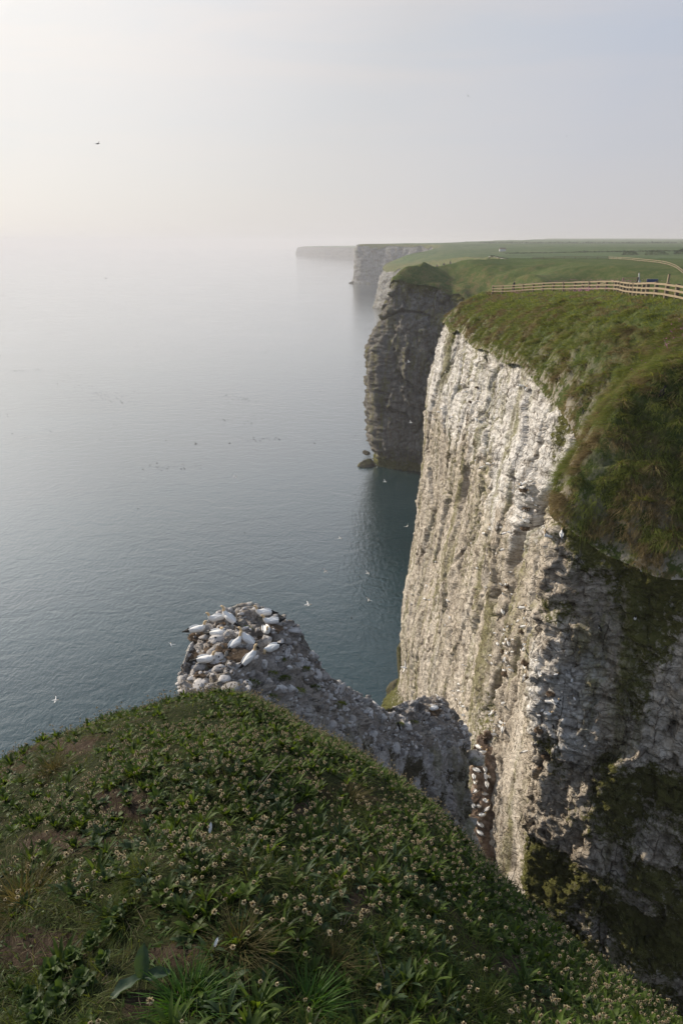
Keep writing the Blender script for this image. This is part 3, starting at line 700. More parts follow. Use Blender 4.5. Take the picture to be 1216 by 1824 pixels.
# where plants stand
def scatter(n, rmax=1.2, rmin=.85, ph=(-40, 44)):
    r = np.sqrt(rng.uniform(rmin**2, 8.2**2, n*2)); p_ = np.radians(rng.uniform(ph[0], ph[1], n*2))
    r = np.where(rng.random(n*2) < .35, rng.uniform(rmin, 3.2, n*2), r)
    ok = r < np.interp(p_, PHF, RCF)+rmax; r, p_ = r[ok][:n], p_[ok][:n]
    x, y = r*np.sin(p_), r*np.cos(p_); z = brink(x, y); u, v = proj(x, y, z)
    ok = (u > -60) & (u < 1276) & (v < 1900)
    return x[ok], y[ok], z[ok], u[ok], v[ok]
TUSS = [(40, 1610, .20, 'brown', 420, 'large shaggy brown-green grass tussock above the bare soil bank'), (255, 1560, .10, 'green', 260, 'low dark grass tussock above the cabbage leaves, upper one of two'),
        (225, 1640, .11, 'green', 260, 'low dark grass tussock above the cabbage leaves, lower one of two'), (95, 1375, .17, 'brown', 340, 'pale dry grass tussock on the seaward shoulder of the slope'),
        (620, 1425, .13, 'brown', 300, 'rusty brown grass tussock among the seed heads by the gully edge'), (425, 1690, .12, 'brown', 320, 'fine wispy grass tussock beside the white feather'),
        (335, 1800, .13, 'bright', 330, 'bright green grass tussock below the white feather'), (545, 1800, .11, 'bright', 220, 'bright broad-bladed grass tussock at the foot of the slope'),
        (590, 1720, .10, 'brown', 240, 'thin straw-coloured grass tussock beside the long dead stalk'), (1195, 1795, .10, 'bright', 160, 'small vivid green grass tussock at the gully edge'),
        (470, 1560, .08, 'green', 180, 'small limp grass tussock between plantain rosettes'), (860, 1800, .12, 'green', 240, 'dark grass tussock below the feathery plants')]
def zone_tuss(u, v):
    s = np.zeros_like(u)
    for (a, b, sz, *_r2) in TUSS: s = np.maximum(s, np.exp(-((u-a)/70/sz*.1)**2-((v-b)/45/sz*.1)**2))
    return s
# plantains
x, y, z, u, v = scatter(12000, 1.0)
dens = .95*(1-.95*zone_soil(u, v))*(1-.75*zone_tuss(u, v))*np.clip(.55+1.1*ff2(x/.7, y/.7, 2, 71), .08, 1)
dens = np.where((u < 330) & (v > 1640), dens*.12, dens)
keep = rng.random(len(x)) < dens
x, y, z, u, v = x[keep], y[keep], z[keep], u[keep], v[keep]
# no two rosettes on one spot
idx = np.argsort(np.hypot(x, y)); acc = []; cell = {}
for i in idx:
    key = (int(x[i]/.078), int(y[i]/.078))
    if cell.get(key, 0) >= 1: continue
    cell[key] = cell.get(key, 0)+1; acc.append(i)
acc = np.array(acc); x, y, z, u, v = x[acc], y[acc], z[acc], u[acc], v[acc]
def headcount(u, v, x, y):
    d = np.clip(.75+1.6*ff2(x/1.1+5, y/1.1, 2, 81)+.55*sstep(1750, 1400, v)*sstep(180, 420, u)+.2, 0, 1.2)
    d = np.where((v > 1720) & (u < 900), d*.15, d); return d
hcv = headcount(u, v, x, y)
inside = (u > 2) & (u < 1214) & (v < 1822); order = np.argsort(np.hypot(np.hypot(x, y), EYE-z)+np.where(inside, 0, 50))
GP = 'plantain plants on the grassy brink'
bulkv, bulkf, off = [], [], 0; hbv, hbf, hbm, hoff = [], [], [], 0; sbv, sbf, soff = [], [], 0
nstalk = 0
for rank, i in enumerate(order):
    k = random.randrange(9); s = random.uniform(.6, 1.1); rz = random.uniform(0, 6.28)
    nh = 0 if random.random() > hcv[i] else random.choice((1, 2, 2, 3, 4))
    tilt = Matrix.Rotation(random.gauss(0, .12)-.25, 4, 'X') @ Matrix.Rotation(rz, 4, 'Z')
    Mx = Matrix.Translation((x[i], y[i], z[i]-.004)) @ tilt @ Matrix.Scale(s, 4)
    hs = [(random.randrange(7), Matrix.Translation((x[i]+random.gauss(0, .03), y[i]+random.gauss(0, .03), z[i])) @ Matrix.Rotation(random.gauss(0, .14), 4, 'X') @ Matrix.Rotation(random.uniform(0, 6.28), 4, 'Z') @ Matrix.Scale(random.uniform(.48, .76), 4)) for _ in range(nh)]
    if rank < 300:
        o = bpy.data.objects.new('plantain', ROS[k][0]); COL.objects.link(o); o.matrix_world = Mx
        tag(o, 'plantain rosette of pointed dark leaves growing on the grassy brink', 'plant', GP)
        for (q, Hm) in hs:
            st = bpy.data.objects.new('flower_stalk', STK_[q][0]); COL.objects.link(st); st.parent = o; st.matrix_parent_inverse = Mx.inverted(); st.matrix_world = Hm
            hd = bpy.data.objects.new('seed_head', HEAD_[q][0]); COL.objects.link(hd); hd.parent = st
    else:
        A = np.array(Mx); bulkv.append(ROS[k][1]@A[:3, :3].T+A[:3, 3]); bulkf.append(ROS[k][2]+off); off += len(ROS[k][1])
        for (q, Hm) in hs:
            A = np.array(Hm); sbv.append(STK_[q][1]@A[:3, :3].T+A[:3, 3]); sbf.append(STK_[q][2]+soff); soff += len(STK_[q][1])
            hbv.append(HEAD_[q][1]@A[:3, :3].T+A[:3, 3]); hbf.append(HEAD_[q][2]+hoff); hbm.append(HEAD_[q][3]); hoff += len(HEAD_[q][1])
x, y, z, u, v = scatter(7000, .6)
drift = np.clip(.05+1.5*ff2(x/.8+11, y/.8, 3, 83)+.42*sstep(1700, 1380, v), 0, 1)*(.25+.75*sstep(120, 420, u))*np.where((v > 1700) & (u < 800), .12, 1)*(1-.8*zone_soil(u, v))
kk_ = rng.random(len(x)) < drift*.62
for (xx_, yy_, zz_) in zip(x[kk_], y[kk_], z[kk_]):
    q = random.randrange(7); A = np.array(Matrix.Translation((xx_, yy_, zz_)) @ Matrix.Rotation(random.gauss(0, .16), 4, 'X') @ Matrix.Rotation(random.uniform(0, 6.28), 4, 'Z') @ Matrix.Scale(random.uniform(.42, .78), 4))
    sbv.append(STK_[q][1]@A[:3, :3].T+A[:3, 3]); sbf.append(STK_[q][2]+soff); soff += len(STK_[q][1])
    hbv.append(HEAD_[q][1]@A[:3, :3].T+A[:3, 3]); hbf.append(HEAD_[q][2]+hoff); hbm.append(HEAD_[q][3]); hoff += len(HEAD_[q][1])
V_ = np.concatenate(bulkv+sbv+hbv); F_ = np.concatenate([np.concatenate(bulkf), np.concatenate(sbf)+off, np.concatenate(hbf)+off+soff])
MI = np.concatenate([np.zeros(sum(map(len, bulkf)), int), np.ones(sum(map(len, sbf)), int), np.concatenate(hbm)+2])
tag(mk('plantain_cover', V_, F_, mats=[M_PL, M_ST, M_HB, M_HP], midx=MI), 'mass of small plantains with pale seed heads towards the crest of the brink', kind='stuff')
print('plantains', len(order), 'heads in cover', len(hbv))

# short grass, small leaves and dead straw between them
def cover(name, n, m, L, W, droop, up, label, dens_fn, zoff=0., seg=3, wob=.1):
    x, y, z, u, v = scatter(n, 1.3)
    k = rng.random(len(x)) < dens_fn(x, y, u, v); x, y, z = x[k], y[k], z[k]
    far_ = np.clip(np.hypot(x, y)/2.5, .8, 2.2)
    d = np.stack([rng.normal(0, 1, len(x)), rng.normal(0, 1, len(x))-.3, np.abs(rng.normal(up, up*.35+.05, len(x)))], -1)
    v_, f_ = blades(np.stack([x, y, z+zoff], -1), d, L*rng.uniform(.5, 1.3, len(x)), W*rng.uniform(.7, 1.3, len(x))*far_**.6, droop*rng.uniform(.3, 1.4, len(x)), seg, wob)
    return tag(mk(name, v_, f_, m), label, kind='stuff')
soilf = lambda u, v: zone_soil(u, v)
cover('grass', 90000, M_GR, .065, .0028, .7, 1.3, 'short fine grass between the plantains on the brink', lambda x, y, u, v: (1-.9*soilf(u, v))*np.clip(.5+1.5*ff2(x/.5, y/.5, 2, 91), .15, 1))
cover('grass', 15000, M_GY, .075, .0022, .9, 1., 'browned thin grass on the brink', lambda x, y, u, v: (1-.6*soilf(u, v))*np.clip(.2+1.6*ff2(x/.6+9, y/.6, 2, 93)+.4*sstep(1450, 1250, v), .05, 1))
cover('dry_grass', 9000, M_DR, .07, .0016, .3, .12, 'dead straw lying on the bare soil', lambda x, y, u, v: np.clip(.16+.8*soilf(u, v), 0, 1), .006, 3, .35)
cover('ground_leaves', 30000, M_SM, .024, .010, .6, .7, 'low small-leaved ground cover on the brink', lambda x, y, u, v: (1-.9*soilf(u, v))*np.clip(.4+1.6*ff2(x/.4+3, y/.4, 2, 95)+.35*sstep(850, 1000, u), .1, 1), .004, 3, .05)

# tussocks
MT = {'brown': M_GY, 'green': M_GR, 'bright': M_GB}
for (uu, vv, sz, kind_, n, lab) in TUSS:
    p_ = on_brink(uu, vv)
    if p_ is None: continue
    a = rng.uniform(0, 6.28, n); rad = np.sqrt(rng.random(n))*sz*.42
    b = np.stack([rad*np.cos(a), rad*np.sin(a), np.zeros(n)], -1); d = np.stack([np.cos(a)*rad/sz*2.2+rng.normal(0, .25, n), np.sin(a)*rad/sz*2.2+rng.normal(0, .25, n)-.15, np.ones(n)], -1)
    v_, f_ = blades(b, d, sz*rng.uniform(.6, 1.35, n), np.full(n, .0026 if kind_ != 'bright' else .0042), rng.uniform(.35, 1.2, n), 5, .12)
    o = mk('grass_tussock', v_, f_, MT[kind_]); o.location = p_+Vector((0, 0, -.015)); tag(o, lab, 'grass tussock', 'grass tussocks on the brink')

# feathery, nettle-like and cabbage-leaved plants
for (uu, vv, sz, n, lab) in [(715, 1675, .10, 420, 'soft feathery green plant beside the long dead stalk'), (1000, 1700, .11, 460, 'feathery green plant at the edge of the gully, below the dry twigs'), (930, 1775, .10, 380, 'feathery dark plant low on the slope near the gully'),
                             (645, 1680, .07, 260, 'small feathery plant between wispy grass and dead stalk'), (965, 1655, .08, 300, 'leafy yellow-green plant on the brink edge against the dark gully'), (820, 1750, .09, 340, 'feathery plant among the last seed heads down the slope')]:
    p_ = on_brink(uu, vv)
    if p_ is None: continue
    g = rng; nb = 26; a = g.uniform(0, 6.28, nb); stem_d = np.stack([np.cos(a)*.9, np.sin(a)*.9, g.uniform(.5, 1.4, nb)], -1); stem_d /= np.linalg.norm(stem_d, axis=1)[:, None]
    j = g.integers(0, nb, n); s = g.uniform(.15, 1, n)
    b = stem_d[j]*(s*sz*g.uniform(.8, 1.2, n))[:, None]
    d = stem_d[j]*.7+g.normal(0, .7, (n, 3)); d[:, 2] += .2
    v1, f1_ = blades(b, d, sz*.22*g.uniform(.6, 1.2, n), np.full(n, .0030), np.full(n, .3), 2, .2)
    v2, f2_ = blades(np.zeros((nb, 3)), stem_d, np.full(nb, sz), np.full(nb, .0022), np.full(nb, .1), 3)
    o = mk('feathery_plant', np.concatenate([v1, v2]), np.concatenate([f1_, f2_+len(v1)]), M_FE); o.location = p_; tag(o, lab, 'plant', 'feathery plants on the brink')
NET = [(60, 1790, .9), (95, 1745, 1.), (130, 1720, .9), (165, 1690, .8), (110, 1790, 1.1), (150, 1760, 1.), (195, 1665, .8), (185, 1725, .8), (210, 1640, .7), (75, 1830, 1.)]
nl = ['at the bottom near the cabbage leaves', 'beside the bare soil bank', 'in the middle of the nettle patch', 'above the middle of the nettle patch', 'lowest and largest in the patch', 'next to the fallen cabbage leaf', 'at the top of the patch', 'right beside the upright cabbage leaf', 'highest, below the dark tussocks', 'cut off by the bottom edge']
for k, (uu, vv, s) in enumerate(NET):
    p_ = on_brink(uu, vv)
    if p_ is None: continue
    v_, f_ = leafset(14, .05, .034, 1.2, 5, .35, .22, .12, .004, seed=60+k); v2, f2_ = leafset(8, .035, .024, .9, 5, .35, .22, .12, .004, seed=80+k)
    v2[:, 2] += .035
    o = mk('nettle_plant', np.concatenate([v_, v2]), np.concatenate([f_, f2_+len(v_)]), M_SM); o.location = p_+Vector((0, 0, .02)); o.scale = (s,)*3
    tag(o, 'crinkled toothed-leaf plant '+nl[k], 'plant', 'toothed-leaf plants in the corner patch')
def wavy_leaf(L, W, seed, curl=.5):
    g = np.random.default_rng(seed); vs, fs = [], []; n, m = 14, 6
    for i in range(n+1):
        s = i/n; w_ = W*(math.sin(math.pi*min(1, .06+s*.94))**.7)
        for j in range(m+1):
            q = j/m*2-1; vs.append((s*L, q*w_*.5, .035*L*math.sin(s*14+j)*abs(q)**2+curl*L*.3*s*(1-s)+abs(q)**1.5*w_*.28+g.normal(0, .0008)))
    for i in range(n):
        for j in range(m): a = i*(m+1)+j; fs.append((a, a+m+1, a+m+2, a+1))
    return np.array(vs), np.array(fs)
p_ = on_brink(255, 1752)
root = empty('cabbage_plant', p_); tag(root, 'three broad wavy grey-green cabbage leaves lying on bare soil', 'plant')
for k, (rx, ry, rz, L, W) in enumerate([(.1, -1.1, 1.5, .105, .046), (.35, .15, 3.75, .105, .05), (.2, -.1, .15, .09, .036)]):
    v_, f_ = wavy_leaf(L, W, k); o = mk('leaf', v_, f_, M_CB, root); o.rotation_euler = (rx, ry, rz); o.location = (0, 0, .025)
# dead stalks, twigs and feathers
def twig(name, pts, r, m, lab, cat, group=None):
    vs, fs = [], []
    for pl in pts:
        b = len(vs); n = len(pl)
        for i, q in enumerate(pl):
            rr_ = r*(1-.55*i/(n-1))
            for j in range(5): a = j*1.2566; vs.append((q[0]+rr_*math.cos(a), q[1]+rr_*math.sin(a)*.6, q[2]+rr_*math.sin(a)))
        for i in range(n-1):
            for j in range(5): fs.append((b+i*5+j, b+i*5+(j+1) % 5, b+i*5+5+(j+1) % 5, b+i*5+5+j))
    o = mk(name, vs, fs, m); return tag(o, lab, cat, group)
def tw(u, v, pl, name, lab, r=.0022):
    p_ = on_brink(u, v)
    if p_ is None: return
    o = twig(name, pl, r, M_WD, lab, 'twig', 'dead twigs and stalks on the brink'); o.location = p_
tw(1045, 1745, [[(0, 0, .02), (.05, .02, .045), (.09, .05, .05)], [(.05, .02, .045), (.07, .0, .02)], [(.06, -.02, .01), (.075, .0, .06)]], 'dry_twig', 'pale forked dry twig lying at the gully edge')
tw(1075, 1762, [[(0, 0, .015), (.04, .03, .035), (.085, .05, .03)], [(.03, .02, .03), (.05, -.01, .05)]], 'dry_twig', 'short pale dry twig just below the forked one')
tw(690, 1760, [[(0, 0, 0), (-.02, .02, .07), (-.05, .05, .16)]], 'dead_stalk', 'long dead flower stalk leaning over the wispy grass')
tw(612, 1650, [[(0, 0, .01), (.012, .01, .06)], [(0.006, 0, .01), (.03, .01, .05)], [(-.01, 0, .01), (-.004, .02, .05)]], 'dead_stalk', 'tuft of broken pale stalks in the middle of the slope')
tw(455, 1420, [[(0, 0, .02), (.07, .10, .06), (.15, .22, .07)]], 'dead_stalk', 'thin straight dead stalk lying among the seed heads')
tw(1015, 1660, [[(0, 0, 0), (.01, .01, .06), (.02, .01, .11)]], 'dead_stalk', 'single grey stalk standing against the dark gully')
for (uu, vv, s, rz, lab) in [(375, 1500, 1., 1.4, 'small white feather standing among the seed heads'), (384, 1700, .7, .9, 'small white feather lying by the dead straw'), (942, 1752, .6, .3, 'tiny white feather caught in the dark gully edge')]:
    p_ = on_brink(uu, vv)
    if p_ is None: continue
    v_, f_ = wavy_leaf(.045, .014, 9, .6); o = mk('feather', v_, f_, M_WHITE); o.location = p_+Vector((0, 0, .05*s)); o.scale = (s,)*3; o.rotation_euler = (.3, -1.0, rz); tag(o, lab, 'feather', 'white feathers on the brink')

# ------------------------------------------------------------------ long grass hanging on the clifftop slope and round the fence
ry_ = np.where(rng.random(26000) < .45, rng.uniform(35.2, 50, 26000), rng.uniform(48, 118, 26000)); t_ = rng.exponential(4.5, 26000)-.15; t_ = np.where(t_ > 22, rng.uniform(0, 10, 26000), t_)
gx = rim_at(ry_, 1)+t_; gz, gd = ground_z(gx, ry_)
dz_x = (ground_z(gx+.4, ry_)[0]-gz)/.4; dz_y = (ground_z(gx, ry_+.4)[0]-gz)/.4
dh = -np.stack([dz_x, dz_y], -1); sl = np.linalg.norm(dh, axis=1); dh = dh/np.maximum(sl, .05)[:, None]*np.clip(sl, 0, 1.4)[:, None]
NB = 7
base = np.repeat(np.stack([gx, ry_, gz-.05], -1), NB, 0)+rng.normal(0, .13, (26000*NB, 3))*np.array([1, 1, .25])
dd = np.repeat(np.concatenate([dh, np.full((26000, 1), .95)], 1), NB, 0)+rng.normal(0, .33, (26000*NB, 3))
sc = np.repeat(np.clip(ry_/55, .75, 1.6), NB)
bare = (fbm(np.stack([gx/1.1, ry_/1.1, gz/1.5], -1), 2, 115) > .12) & (gd < 2.2)
scl_b = np.repeat(np.where(bare, .12, 1.), NB)
gm = np.repeat(fbm(np.stack([gx/1.5, ry_/1.5, gz/1.5], -1), 2, 111)*1.3+np.exp(-np.maximum(gd, 0)/6)*.22-.27+rng.normal(0, .08, 26000), NB) > 0
v_, f_ = blades(base, dd, scl_b*.40*rng.uniform(.5, 1.5, len(base))*(.8+.2*sc), .035*sc, rng.uniform(.5, 1.5, len(base)), 3, .1)
M_S1 = leaf_mat('slope_grass', (.045, .070, .013), (.205, .235, .058), 1.1, .7, .35, .1, (2.2, 2.0, .9))
M_S2 = leaf_mat('slope_grass_brown', (.075, .055, .024), (.30, .235, .115), 1.1, .8, .3, .05, (1.3, 1.15, .8))
tag(mk('hanging_grass', v_, f_, mats=[M_S1, M_S2], midx=np.repeat(gm.astype(int), 3)), 'long tufted green and brown grass hanging over the cliff rim', kind='stuff')

# whole tussocks standing out of the slope
TM = []
for k in range(5):
    n = 190; a = rng.uniform(0, 6.28, n); rad = np.sqrt(rng.random(n))
    b = np.stack([.26*rad*np.cos(a), .26*rad*np.sin(a), .16*(1-rad**2)], -1); d = np.stack([np.cos(a)*rad*1.1, np.sin(a)*rad*1.1, .9-.3*rad], -1)+rng.normal(0, .2, (n, 3))
    v_, f_ = blades(b, d, rng.uniform(.26, .52, n), np.full(n, .026), rng.uniform(.6, 1.7, n), 4, .1)
    o = mk('grass_tussock', v_, f_, mats=[M_S1, M_S2], midx=np.repeat((rng.random(n) < (.08, .2, .35, .6, .12)[k]).astype(int), 4)); TM.append(o.data); bpy.data.objects.remove(o)
ty = np.concatenate([rng.uniform(35.2, 44, 175), rng.uniform(44, 82, 120)]); tx = rim_at(ty, 1)+np.concatenate([rng.uniform(.0, 8, 175), rng.uniform(.0, 6.5, 120)]); tz, td = ground_z(tx, ty)
for (xx_, yy_, zz_, dd_) in zip(tx, ty, tz, td):
    if dd_ < .7: continue
    o = bpy.data.objects.new('grass_tussock', random.choice(TM)); COL.objects.link(o); o.location = (xx_, yy_, zz_-.05); s_ = random.uniform(.7, 1.5); o.scale = (s_, s_, s_*random.uniform(.8, 1.1)); o.rotation_euler = (random.gauss(.15, .12), random.gauss(-.1, .12), random.uniform(0, 6.28))
    tag(o, 'shaggy green-gold tussock on the steep turf above the cliff rim', 'grass tussock', 'tussocks on the steep turf above the rim')
# ================================================================== birds
def bvh(o): 
    me = o.data; return BVHTree.FromPolygons([v.co[:] for v in me.vertices], [p.vertices[:] for p in me.polygons])
B_ST, B_CL = bvh(stack), bvh(cliff)
def hit(B, u, v):
    h = B.ray_cast(CAMP, ray(u, v).normalized()); return (h[0], h[1]) if h[0] is not None else (None, None)

M_BW = plain_mat('gannet_white', (.80, .79, .76), .7, .2, .05, 30)
M_BT = plain_mat('gannet_buff', (.70, .52, .30), .7, .2, .12, 30)
M_BK = plain_mat('feather_black', (.018, .016, .015), .6, .3, .3, 30)
M_BG = plain_mat('bill_grey', (.30, .33, .36), .5, .4, .1, 30)
M_DK = plain_mat('auk_brown_black', (.022, .019, .017), .7, .2, .3, 30)
BM = [M_BW, M_BT, M_BK, M_BG]
def tube(sp, nr=12):
    """sp: (x, y, z, half width, half height, slot). One closed skin along the spine"""
    sp = np.array(sp, float); C_ = sp[:, :3]; T = np.gradient(C_, axis=0); T /= np.linalg.norm(T, axis=1)[:, None]
    # smooth the spine a little denser
    vs, fs, mi = [], [], []
    for k in range(len(sp)):
        side = np.cross([0, 0, 1.], T[k]); n_ = np.linalg.norm(side)
        side = np.array([0, 1., 0]) if n_ < .15 else side/n_
        if side[1] < -.2 and abs(side[0]) < .9: side = -side
        up = np.cross(T[k], side)
        for j in range(nr):
            a = j*2*math.pi/nr; vs.append(C_[k]+side*math.cos(a)*sp[k, 3]+up*math.sin(a)*sp[k, 4])
    for k in range(len(sp)-1):
        for j in range(nr): fs.append((k*nr+j, k*nr+(j+1) % nr, k*nr+nr+(j+1) % nr, k*nr+nr+j)); mi.append(int(sp[k+1, 5]))
    b = len(vs); vs += [C_[0], C_[-1]]; m = (len(sp)-1)*nr
    for j in range(nr): fs.append((b, (j+1) % nr, j, b)[:3]); mi.append(int(sp[0, 5])); fs.append((b+1, m+j, m+(j+1) % nr)); mi.append(int(sp[-1, 5]))
    return vs, fs, mi
# spines: tail to head; feet or belly at z = 0
POSE = {
 'sit':   [(-.50,0,.10,.012,.008,2),(-.42,0,.11,.03,.015,0),(-.30,0,.14,.075,.05,0),(-.16,0,.155,.125,.10,0),(0,0,.16,.15,.135,0),(.13,0,.18,.14,.14,0),(.22,0,.225,.105,.115,0),(.275,0,.29,.068,.075,0),(.295,0,.36,.05,.052,0),(.31,0,.42,.046,.05,1),(.335,0,.47,.048,.052,1),(.375,0,.495,.043,.044,1),(.415,0,.49,.026,.026,1)],
 'stand': [(-.42,0,.03,.012,.008,2),(-.36,0,.07,.03,.018,0),(-.27,0,.14,.07,.05,0),(-.15,0,.23,.115,.10,0),(-.01,0,.31,.14,.135,0),(.11,0,.40,.13,.135,0),(.19,0,.50,.095,.105,0),(.225,0,.58,.062,.066,0),(.235,0,.65,.048,.05,1),(.245,0,.71,.046,.05,1),(.27,0,.755,.048,.052,1),(.31,0,.775,.043,.044,1),(.35,0,.77,.026,.026,1)],
 'tuck':  [(-.50,0,.10,.012,.008,2),(-.42,0,.11,.03,.015,0),(-.30,0,.14,.075,.05,0),(-.16,0,.155,.125,.10,0),(0,0,.16,.15,.135,0),(.13,0,.18,.14,.14,0),(.22,.01,.23,.105,.11,0),(.245,.03,.30,.07,.07,0),(.215,.05,.345,.05,.05,0),(.17,.07,.365,.046,.046,1),(.125,.085,.35,.048,.046,1),(.09,.095,.33,.036,.036,1),(.06,.10,.315,.022,.022,1)],
 'preen': [(-.45,0,.20,.012,.008,2),(-.38,0,.20,.03,.015,0),(-.27,0,.21,.075,.05,0),(-.14,0,.21,.125,.10,0),(0,0,.20,.145,.135,0),(.12,0,.20,.14,.135,0),(.21,0,.225,.105,.105,0),(.275,.01,.26,.068,.07,0),(.325,.03,.255,.05,.05,0),(.355,.05,.21,.046,.048,1),(.37,.06,.16,.048,.048,1),(.372,.065,.12,.04,.04,1),(.37,.065,.085,.024,.024,1)],
 'up':    [(-.48,0,.24,.012,.008,2),(-.41,0,.21,.03,.015,0),(-.30,0,.18,.075,.05,0),(-.16,0,.17,.125,.10,0),(0,0,.165,.15,.135,0),(.13,0,.18,.14,.14,0),(.22,0,.225,.105,.115,0),(.275,0,.29,.068,.075,0),(.295,0,.35,.05,.052,0),(.315,0,.40,.046,.05,1),(.345,0,.44,.048,.052,1),(.385,0,.455,.043,.044,1),(.42,0,.445,.026,.026,1)],
}
def wing_folded(pose, sg):
    sp = np.array(POSE[pose], float); i = [5, 4, 3, 2, 1, 0]
    pts = [];
    for n_, k in enumerate(i):
        q = sp[k]; pts.append((q[0], q[1]+sg*(q[3]*.86+.012), q[2]+q[4]*.30, max(.012, .03*(1-n_/7)), (.03, .10, .105, .085, .05, .026)[n_], 0 if n_ < 4 else 2))
    q = sp[0]; d = sp[0, :3]-sp[2, :3]; d /= np.linalg.norm(d); pts.append((q[0]+d[0]*.11, sg*.02, q[2]+d[2]*.11+.012, .008, .010, 2))
    return tube(pts, 8)
def bill(pose):
    sp = np.array(POSE[pose], float); a = sp[-1, :3]; d = a-sp[-2, :3]; d /= np.linalg.norm(d); d = d+np.array([0, 0, -.12]); a = a-d*.01
    return tube([(*a, .020, .022, 3), (*(a+d*.05), .013, .014, 3), (*(a+d*.10), .004, .005, 3)], 6)
def eyes(pose):
    sp = np.array(POSE[pose], float); c = sp[-2]; vs, fs = [], []
    d = sp[-1, :3]-sp[-3, :3]; d /= np.linalg.norm(d); s = np.cross([0, 0, 1.], d); s = s/max(np.linalg.norm(s), .1)
    for sg in (-1, 1):
        b = len(vs); p_ = c[:3]+s*sg*c[3]*.93+np.array([0, 0, .010])+d*.008
        for k in range(6): a = k*math.pi/3; vs.append(p_+.009*(d*math.cos(a)+np.array([0, 0, 1])*math.sin(a)))
        vs.append(p_+s*sg*.005)
        for k in range(6): fs.append((b+k, b+(k+1) % 6, b+6))
    return vs, fs
SUB = {}
def gannet(pose):
    """one bird: continuous body, with two folded wings, bill and eyes as parts"""
    if pose in SUB: return copy_tree(SUB[pose])
    v_, f_, m_ = tube(dense(POSE[pose])); o = mk('gannet', v_, f_, mats=BM, midx=m_)
    for sg in (-1, 1):
        v_, f_, m_ = wing_folded(pose, sg); mk('wing', v_, f_, mats=BM, midx=m_, parent=o)
    v_, f_, m_ = bill(pose); mk('bill', v_, f_, mats=BM, midx=m_, parent=o)
    v_, f_ = eyes(pose); mk('eyes', v_, f_, M_BK, o)
    SUB[pose] = o; return o
def dense(sp):
    sp = np.array(sp, float); out = []
    for i in range(len(sp)-1):
        p0, p1, p2, p3 = sp[max(i-1, 0)], sp[i], sp[i+1], sp[min(i+2, len(sp)-1)]
        for t in (0, .5):
            q = .5*((2*p1)+(p2-p0)*t+(2*p0-5*p1+4*p2-p3)*t*t+(3*p1-p0-3*p2+p3)*t**3); q[5] = p2[5] if t else p1[5]; q[3:5] = np.maximum(q[3:5], .004); out.append(q)
    out.append(sp[-1]); return out
GS = 'gannets nesting on the white rock'
GAN = [(352, 1130, 'sit', .15, 'gannet sitting farthest left on the white rock, above the sea'), (386, 1110, 'sit', 3.6, 'gannet pressed behind its standing mate at the back of the rock, bill to the sea'),
       (409, 1113, 'stand', 2.75, 'gannet standing at the back of the rock with its black tail against pale guano'), (389, 1135, 'tuck', -.15, 'sleeping gannet with its head tucked back on a brown nest'),
       (419, 1156, 'sit', .95, 'gannet crouched beside the tallest bird, black tail to the left'), (441, 1152, 'stand', 2.85, 'tallest gannet standing upright in the middle of the white rock, facing left'),
       (471, 1100, 'sit', 3.3, 'gannet half hidden at the far right corner of the rock, neck raised'), (484, 1114, 'up', 3.2, 'gannet at the far right corner with its black tail cocked over the edge'),
       (474, 1131, 'sit', -1.25, 'gannet on a brown nest with its white breast towards the viewer'), (485, 1163, 'preen', 3.75, 'gannet leaning over to preen, right of the tallest bird'),
       (445, 1186, 'stand', .55, 'large gannet standing nearest on the rock, looking over the sea to the right'), (367, 1184, 'sit', -.05, 'lone gannet low on the left side of the rock among brown nests')]
M_NEST = plain_mat('nest_seaweed', (.11, .08, .055), .95, .05, .5, 25)
NESTS = []
def nest_mesh(R, seed):
    g = np.random.default_rng(seed); vs, fs = [], []; n = 22
    prof = [(.2, .10), (.55, .09), (.85, .15), (1.0, .12), (1.15, .03), (1.25, -.12)]
    for r, z in prof:
        for j in range(n): a = j*2*math.pi/n; k = 1+.12*g.normal(); vs.append((R*r*k*math.cos(a), R*r*k*math.sin(a), R*z*1.2+.02*g.normal()))
    for k in range(len(prof)-1):
        for j in range(n): fs.append((k*n+j, k*n+n+j, k*n+n+(j+1) % n, k*n+(j+1) % n))
    b = len(vs); vs.append((0, 0, R*.1))
    for j in range(n): fs.append((b, j, (j+1) % n, b)[:3])
    v_, f_ = blades(g.normal(0, R*.55, (160, 3))*np.array([1, 1, .0])+np.array([0, 0, R*.13]), g.normal(0, 1, (160, 3))*np.array([1, 1, .35]), np.full(160, R*.7), np.full(160, .012), np.full(160, .4), 2)
    return [tuple(v) for v in vs]+[tuple(v) for v in v_], fs+[tuple(int(i)+len(vs) for i in q) for q in f_]
for (u, v, pose, rz, lab) in GAN:
    p_, n_ = hit(B_ST, u, v)
    if p_ is None: print('no hit', lab); continue
    o = gannet(pose); o.location = p_+Vector((0, 0, .03 if pose != 'sit' else .08)); o.rotation_euler = (0, 0, rz); tag(o, lab, 'gannet', GS)
